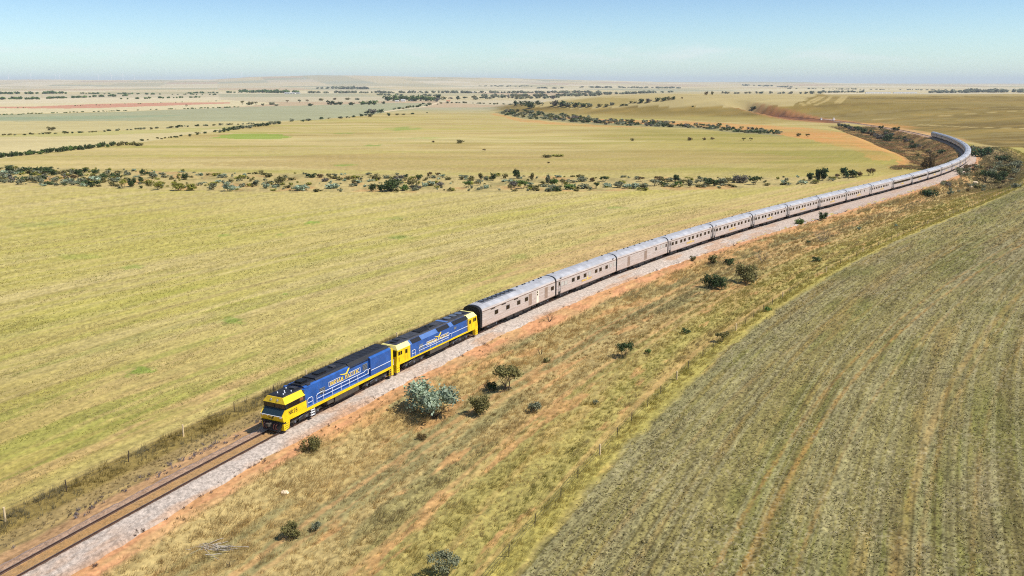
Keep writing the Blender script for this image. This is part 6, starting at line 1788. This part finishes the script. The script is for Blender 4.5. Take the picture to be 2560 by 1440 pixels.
def stubble():
    """short pale straw and clods left in rows on the field at the right"""
    gg = np.random.default_rng(15); parts = []
    for s0, s1, d0, d1, den, w, h in ((-75, 20, 32.8, 80, 26, .075, .13), (-75, 60, 80, 150, 10, .10, .15), (20, 120, 32.8, 110, 11, .11, .15), (120, 300, 34, 110, 3.5, .20, .2)):
        s, d = sample_sd(s0, s1, d0, d1, den, gg)
        row_ = np.abs((d / .85 + .25 * (fbm(s / 3.5, d / 3.5, 41, 3) - .5)) % 1 - .5)
        trk = np.ones(len(s)); wob = 1.1 * (fbm(s / 70, s * 0, 65, 2) - .5)
        for q, wd in ((46.2, .5), (48.1, .65), (51.6, .4), (58.5, .6), (69.5, 1.0), (88, 1.0)):
            trk = np.minimum(trk, .12 + ss(wd * .6, wd * 1.3, np.abs(d - (q + .055 * np.maximum(s + 40, -30) + wob))))
        m = gg.random(len(s)) < trk * (.35 + .65 * ss(.40, .22, row_)) * (.4 + .6 * ss(.4, .6, fbm(s / 8, d / 4, 98, 3)))
        s, d = s[m], d[m]
        x, y = sd_xy(s, d)
        ok = (np.abs(np.arctan2(x, y)) < .72) & (np.hypot(x, y) > 45)
        s, d, x, y = s[ok], d[ok], x[ok], y[ok]
        z = terrain(x, y, (s, d)) + .03
        pal = np.array([lin(q, .62) for q in ('#c9b984', '#9c8d4e', '#e0d0a2', '#63552e', '#9c984c')])
        c = pal[gg.choice(5, len(s), p=[.32, .2, .18, .18, .12])]
        k = ss(.5, .62, fbm(s / 26, d / 6, 63, 4))[:, None] * .6
        c = c * (1 - k) + c * np.array([.9, 1.0, .62]) * k
        dk = (1 - .18 * ss(60, 105, d))[:, None]  # stubble darkened further out, for lens falloff as well as browner ground
        parts.append((np.stack([x, y, z], 1), np.full(len(s), h) * (.5 + gg.random(len(s))), np.full(len(s), w), gg.normal(size=(len(s), 2)) * .9, c * dk))
    return [np.concatenate([p[i] for p in parts]) for i in range(5)]
blades('stubble', 'short pale straw stubble in curving rows on the field at the right', *stubble(), 2, 5, .12, 'stubble')

def pasture():
    """thin short grass of the pasture at the left"""
    gg = np.random.default_rng(16); parts = []
    for s0, s1, d0, d1, den, w, h in ((-118, -20, -70, -11.3, 14, .06, .13), (-20, 60, -60, -11.3, 9, .08, .14), (-118, 60, -140, -60, 3.0, .12, .17), (60, 160, -90, -11.3, 3.0, .12, .17)):
        s, d = sample_sd(s0, s1, d0, d1, den, gg)
        m = gg.random(len(s)) < ss(.36, .6, fbm(s / 12, d / 3, 96, 4))
        s, d = s[m], d[m]; x, y = sd_xy(s, d)
        ok = (np.abs(np.arctan2(x, y)) < .72) & (np.hypot(x, y) > 45)
        s, d, x, y = s[ok], d[ok], x[ok], y[ok]
        z = terrain(x, y, (s, d)) + .02
        pal = np.array([lin(q, .62) for q in ('#d6c283', '#c0ad60', '#a3a04a', '#a08a50')])
        gi = fbm(s / 20, d / 5, 97, 3)
        c = pal[np.where(gi > .56, 2, np.where(gi > .48, 1, np.where(gg.random(len(s)) < .3, 3, 0)))]
        parts.append((np.stack([x, y, z], 1), np.full(len(s), h) * (.5 + gg.random(len(s))), np.full(len(s), w), gg.normal(size=(len(s), 2)) * .7, c))
    return [np.concatenate([p[i] for p in parts]) for i in range(5)]
blades('pasture_grass', 'short dry yellow-green grass of the pasture left of the track', *pasture(), 2, 6, .15)

# ------------------------------------------------------------------ fences
M_POSTW = mat('pale_timber', lin('#cbb48c'), .85, 0, .2, 5)
M_POSTD = mat('dark_steel_picket', lin('#4b3f33'), .7)
M_WIRE = mat('fence_wire', lin('#6f6558'), .5, .6)
def fence(label, d, s0, s1, step, timber_every, hgt=1.15):
    x0, y0 = (float(q) for q in sd_xy(s0, d)); z0 = ground(x0, y0)
    root = empty('wire_fence', (x0, y0, z0)); tag(root, label, 'fence')
    g2 = random.Random(int(d * 10)); s = s0; i = 0; tops = []
    if 'pk' not in _shared:
        b = MB(); b.box(-.035, .035, -.035, .035, -.2, 1.0, 0); q = b.build('post', [M_POSTD]); _shared['pk'] = q.data; bpy.data.objects.remove(q)
        b = MB(); b.cyl((0, 0, -.2), (0, 0, 1.0), .10, .09, 8, 0); q = b.build('post', [M_POSTW]); _shared['pt'] = q.data; bpy.data.objects.remove(q)
    while s < s1:
        x, y = (float(q) for q in sd_xy(s, d + g2.gauss(0, .08))); z = ground(x, y)
        o = bpy.data.objects.new('post', _shared['pt' if i % timber_every == 1 else 'pk']); COL.objects.link(o); o.parent = root
        o.location = (x - x0, y - y0, z - z0); o.scale = (1, 1, hgt * (1.1 if i % timber_every == 1 else 1)); o.rotation_euler = (g2.gauss(0, .03), g2.gauss(0, .03), 0)
        tops.append((x - x0, y - y0, z - z0)); s += step * g2.uniform(.85, 1.15); i += 1
    for hz in (.35, .7, 1.02):
        b = MB(); b.tube([(x, y, z + hz * hgt) for x, y, z in tops], .008, 4); b.build('wire', [M_WIRE], root)
fence('long wire fence of dark pickets and pale timber posts along the stubble field', 30.9, -62, 340, 5.6, 5, 1.1)
fence('wire fence of dark pickets and few pale posts left of the track', -9.3, -70, 120, 6.6, 3, 1.15)

# ------------------------------------------------------------------ culvert, farm buildings, wind turbines
pA, pB = px(2053, 300), px(2084, 301)
cu = empty('culvert', tuple((pA + pB) / 2)); tag(cu, 'pale concrete culvert with two white end posts beside the far track', 'culvert')
M_CONC = mat('pale_concrete', lin('#e3cfc0'), .8, 0, .12, .8)
v = pB - pA; L_ = np.linalg.norm(v[:2]); ax = math.atan2(v[1], v[0]); cu.rotation_euler = (0, 0, ax)
b = MB(); b.box(-L_ / 2, L_ / 2, -.35, .35, -.8, .55, 0); b.box(-L_ / 2, L_ / 2 + 3, -.45, .45, .55, .8, 0); b.build('headwall', [M_CONC], cu)
for q in (-1, 1):
    b = MB(); b.box(q * L_ / 2 - .8, q * L_ / 2 + .8, -.8, .8, -.8, 2.4, 0); b.box(q * L_ / 2 - .95, q * L_ / 2 + .95, -.95, .95, 2.4, 2.7, 0); b.build('end_post', [mat('whitewash', lin('#f4efe6'), .7)], cu)

def house(xp, yp, wp, hp, label, wallc, roofc, depth=.7, ridge=.42, name='farm_building', cat='farm building', wins=3):
    p = px(xp, yp); f_ = p[1] / F_PX; w, h = wp * f_, hp * f_; dp = min(w * depth, 14)
    root = empty(name, tuple(p)); tag(root, label, cat)
    hw, hr = h * (1 - ridge), h
    b = MB(); b.box(-w / 2, w / 2, -dp / 2, dp / 2, -1, hw, 0)
    for x in (-w / 2, w / 2 - .01): b.add([(x, -dp / 2, hw), (x, dp / 2, hw), (x, 0, hr)], [(0, 1, 2)], 0)
    b.build('wall', [wallc], root)
    b = MB(); e = .4
    for s_ in (-1, 1):
        b.hexa([(-w / 2 - e, s_ * (dp / 2 + e), hw - .1), (w / 2 + e, s_ * (dp / 2 + e), hw - .1), (w / 2 + e, 0, hr), (-w / 2 - e, 0, hr)], [(-w / 2 - e, s_ * (dp / 2 + e), hw + .1), (w / 2 + e, s_ * (dp / 2 + e), hw + .1), (w / 2 + e, 0, hr + .2), (-w / 2 - e, 0, hr + .2)], 0)
    b.build('roof', [roofc], root)
    for i in range(wins):
        x = -w / 2 + w * (i + .5) / wins
        b = MB(); b.box(x - w * .07, x + w * .07, -dp / 2 - .06, -dp / 2, hw * .3, hw * .75, 0); b.build('window', [M_GLASS], root)
M_WW = mat('white_wall', lin('#efe8dc'), .7, 0, .06, .5); M_RF = mat('iron_roof', lin('#d9d6d0'), .45, .3, .1, .4); M_RFR = mat('rusty_roof', lin('#b98263'), .6, 0, .15, .4); M_TAN = mat('tan_wall', lin('#d8b184'), .7)
house(1008, 254, 10, 5.2, 'white farmhouse with a pale gable in front of the green grove', M_WW, M_RF, name='farmhouse', cat='house')
house(993, 254.5, 9, 3.2, 'low white shed left of the farmhouse', M_WW, M_RF, wins=2)
house(1031, 253, 8, 3.2, 'low pale shed right of the farmhouse, half hidden by trees', M_WW, M_RF, wins=2)
house(1121, 254, 9, 4, 'tan shed beside the top of the dirt road', M_TAN, M_RFR, wins=2)
house(725, 234.5, 26, 3.0, 'long white shed in front of the dark far wood', M_WW, M_RF, wins=4)
house(745, 234, 10, 2.4, 'short grey shed at the right end of the dark far wood', mat('grey_wall', lin('#b9b9bd'), .7), M_RF, wins=1)
house(1182, 232.5, 10, 3, 'white house among far trees on the plain behind the road crest', M_WW, M_RF, wins=2)
house(1380, 229.5, 9, 2.8, 'small white house at the far tree belt, centre of the plain', M_WW, M_RF, wins=2)
house(1295, 232, 8, 2.6, 'tiny white house left of another in the far tree belt', M_WW, M_RF, wins=2)
house(2195, 233.6, 60, 3.0, 'very long white shed beyond the hill crest, the left one of two', M_WW, M_RF, .1, .3, wins=6)
house(2262, 233.6, 56, 3.0, 'very long white shed beyond the hill crest, the right one of two', M_WW, M_RF, .1, .3, wins=6)

M_TURB = mat('turbine_white', lin('#f2f3f5'), .4)
def turbine_parts():
    root = empty('wind_turbine')
    b = MB(); b.cyl((0, 0, -10), (0, 0, 80), 2.6, 1.4, 12); b.build('tower', [M_TURB], root)
    b = MB(); b.box(-1.8, 1.8, -5, 3.5, 79.2, 83, 0); b.cyl((0, -5, 81), (0, -7.2, 81), 1.7, .5, 10); b.build('nacelle', [M_TURB], root)
    for k in range(3):
        b = MB(); b.hexa([(-1.6, -6.2, 1.0), (1.6, -6.2, 1.0), (1.6, -5.6, 1.0), (-1.6, -5.6, 1.0)], [(-.4, -6.1, 41), (.3, -6.1, 41), (.3, -5.8, 41), (-.4, -5.8, 41)], 0)
        o = b.build('blade', [M_TURB], root); o.location = (0, 0, 81); o.rotation_euler = (0, k * 2 * math.pi / 3, 0)
    return root
proto = turbine_parts()
for i, (xp, yt) in enumerate([(22, 186), (78, 186), (140, 184), (150, 186), (247, 186), (279, 187), (308, 188), (336, 188), (570, 186), (605, 185), (833, 184)]):
    o = proto if i == 0 else copy_tree(proto)
    r_ = ray(xp, 200); Y = 14600.0; X = r_[0] / r_[1] * Y
    o.location = (X, Y, ground(X, Y)); o.rotation_euler = (0, 0, .3)
    for ch in o.children:
        if ch.name.startswith('blade'): ch.rotation_euler = (0, ch.rotation_euler[1] + i * .37, 0)
    tag(o, 'white wind turbine on the far range, %s from the left of eleven' % ordinal(i), 'wind turbine', 'wind turbines on the far range')

# ------------------------------------------------------------------ the air
def haze(density):
    b = MB(); b.box(-42000, 42000, -3000, 40000, -60, 270, 0)
    m = bpy.data.materials.new('pale_air'); m.use_nodes = True
    n, l = m.node_tree.nodes, m.node_tree.links
    n.remove(n['Principled BSDF'])
    pv = n.new('ShaderNodeVolumePrincipled'); pv.inputs['Color'].default_value = (.86, .93, 1.0, 1); pv.inputs['Density'].default_value = density; pv.inputs['Anisotropy'].default_value = .0
    l.new(pv.outputs[0], n['Material Output'].inputs['Volume'])
    m.cycles.homogeneous_volume = True
    o = b.build('haze', [m])
    tag(o, 'pale dry haze over the whole plain', 'haze', kind='stuff')
haze(4.2e-5)
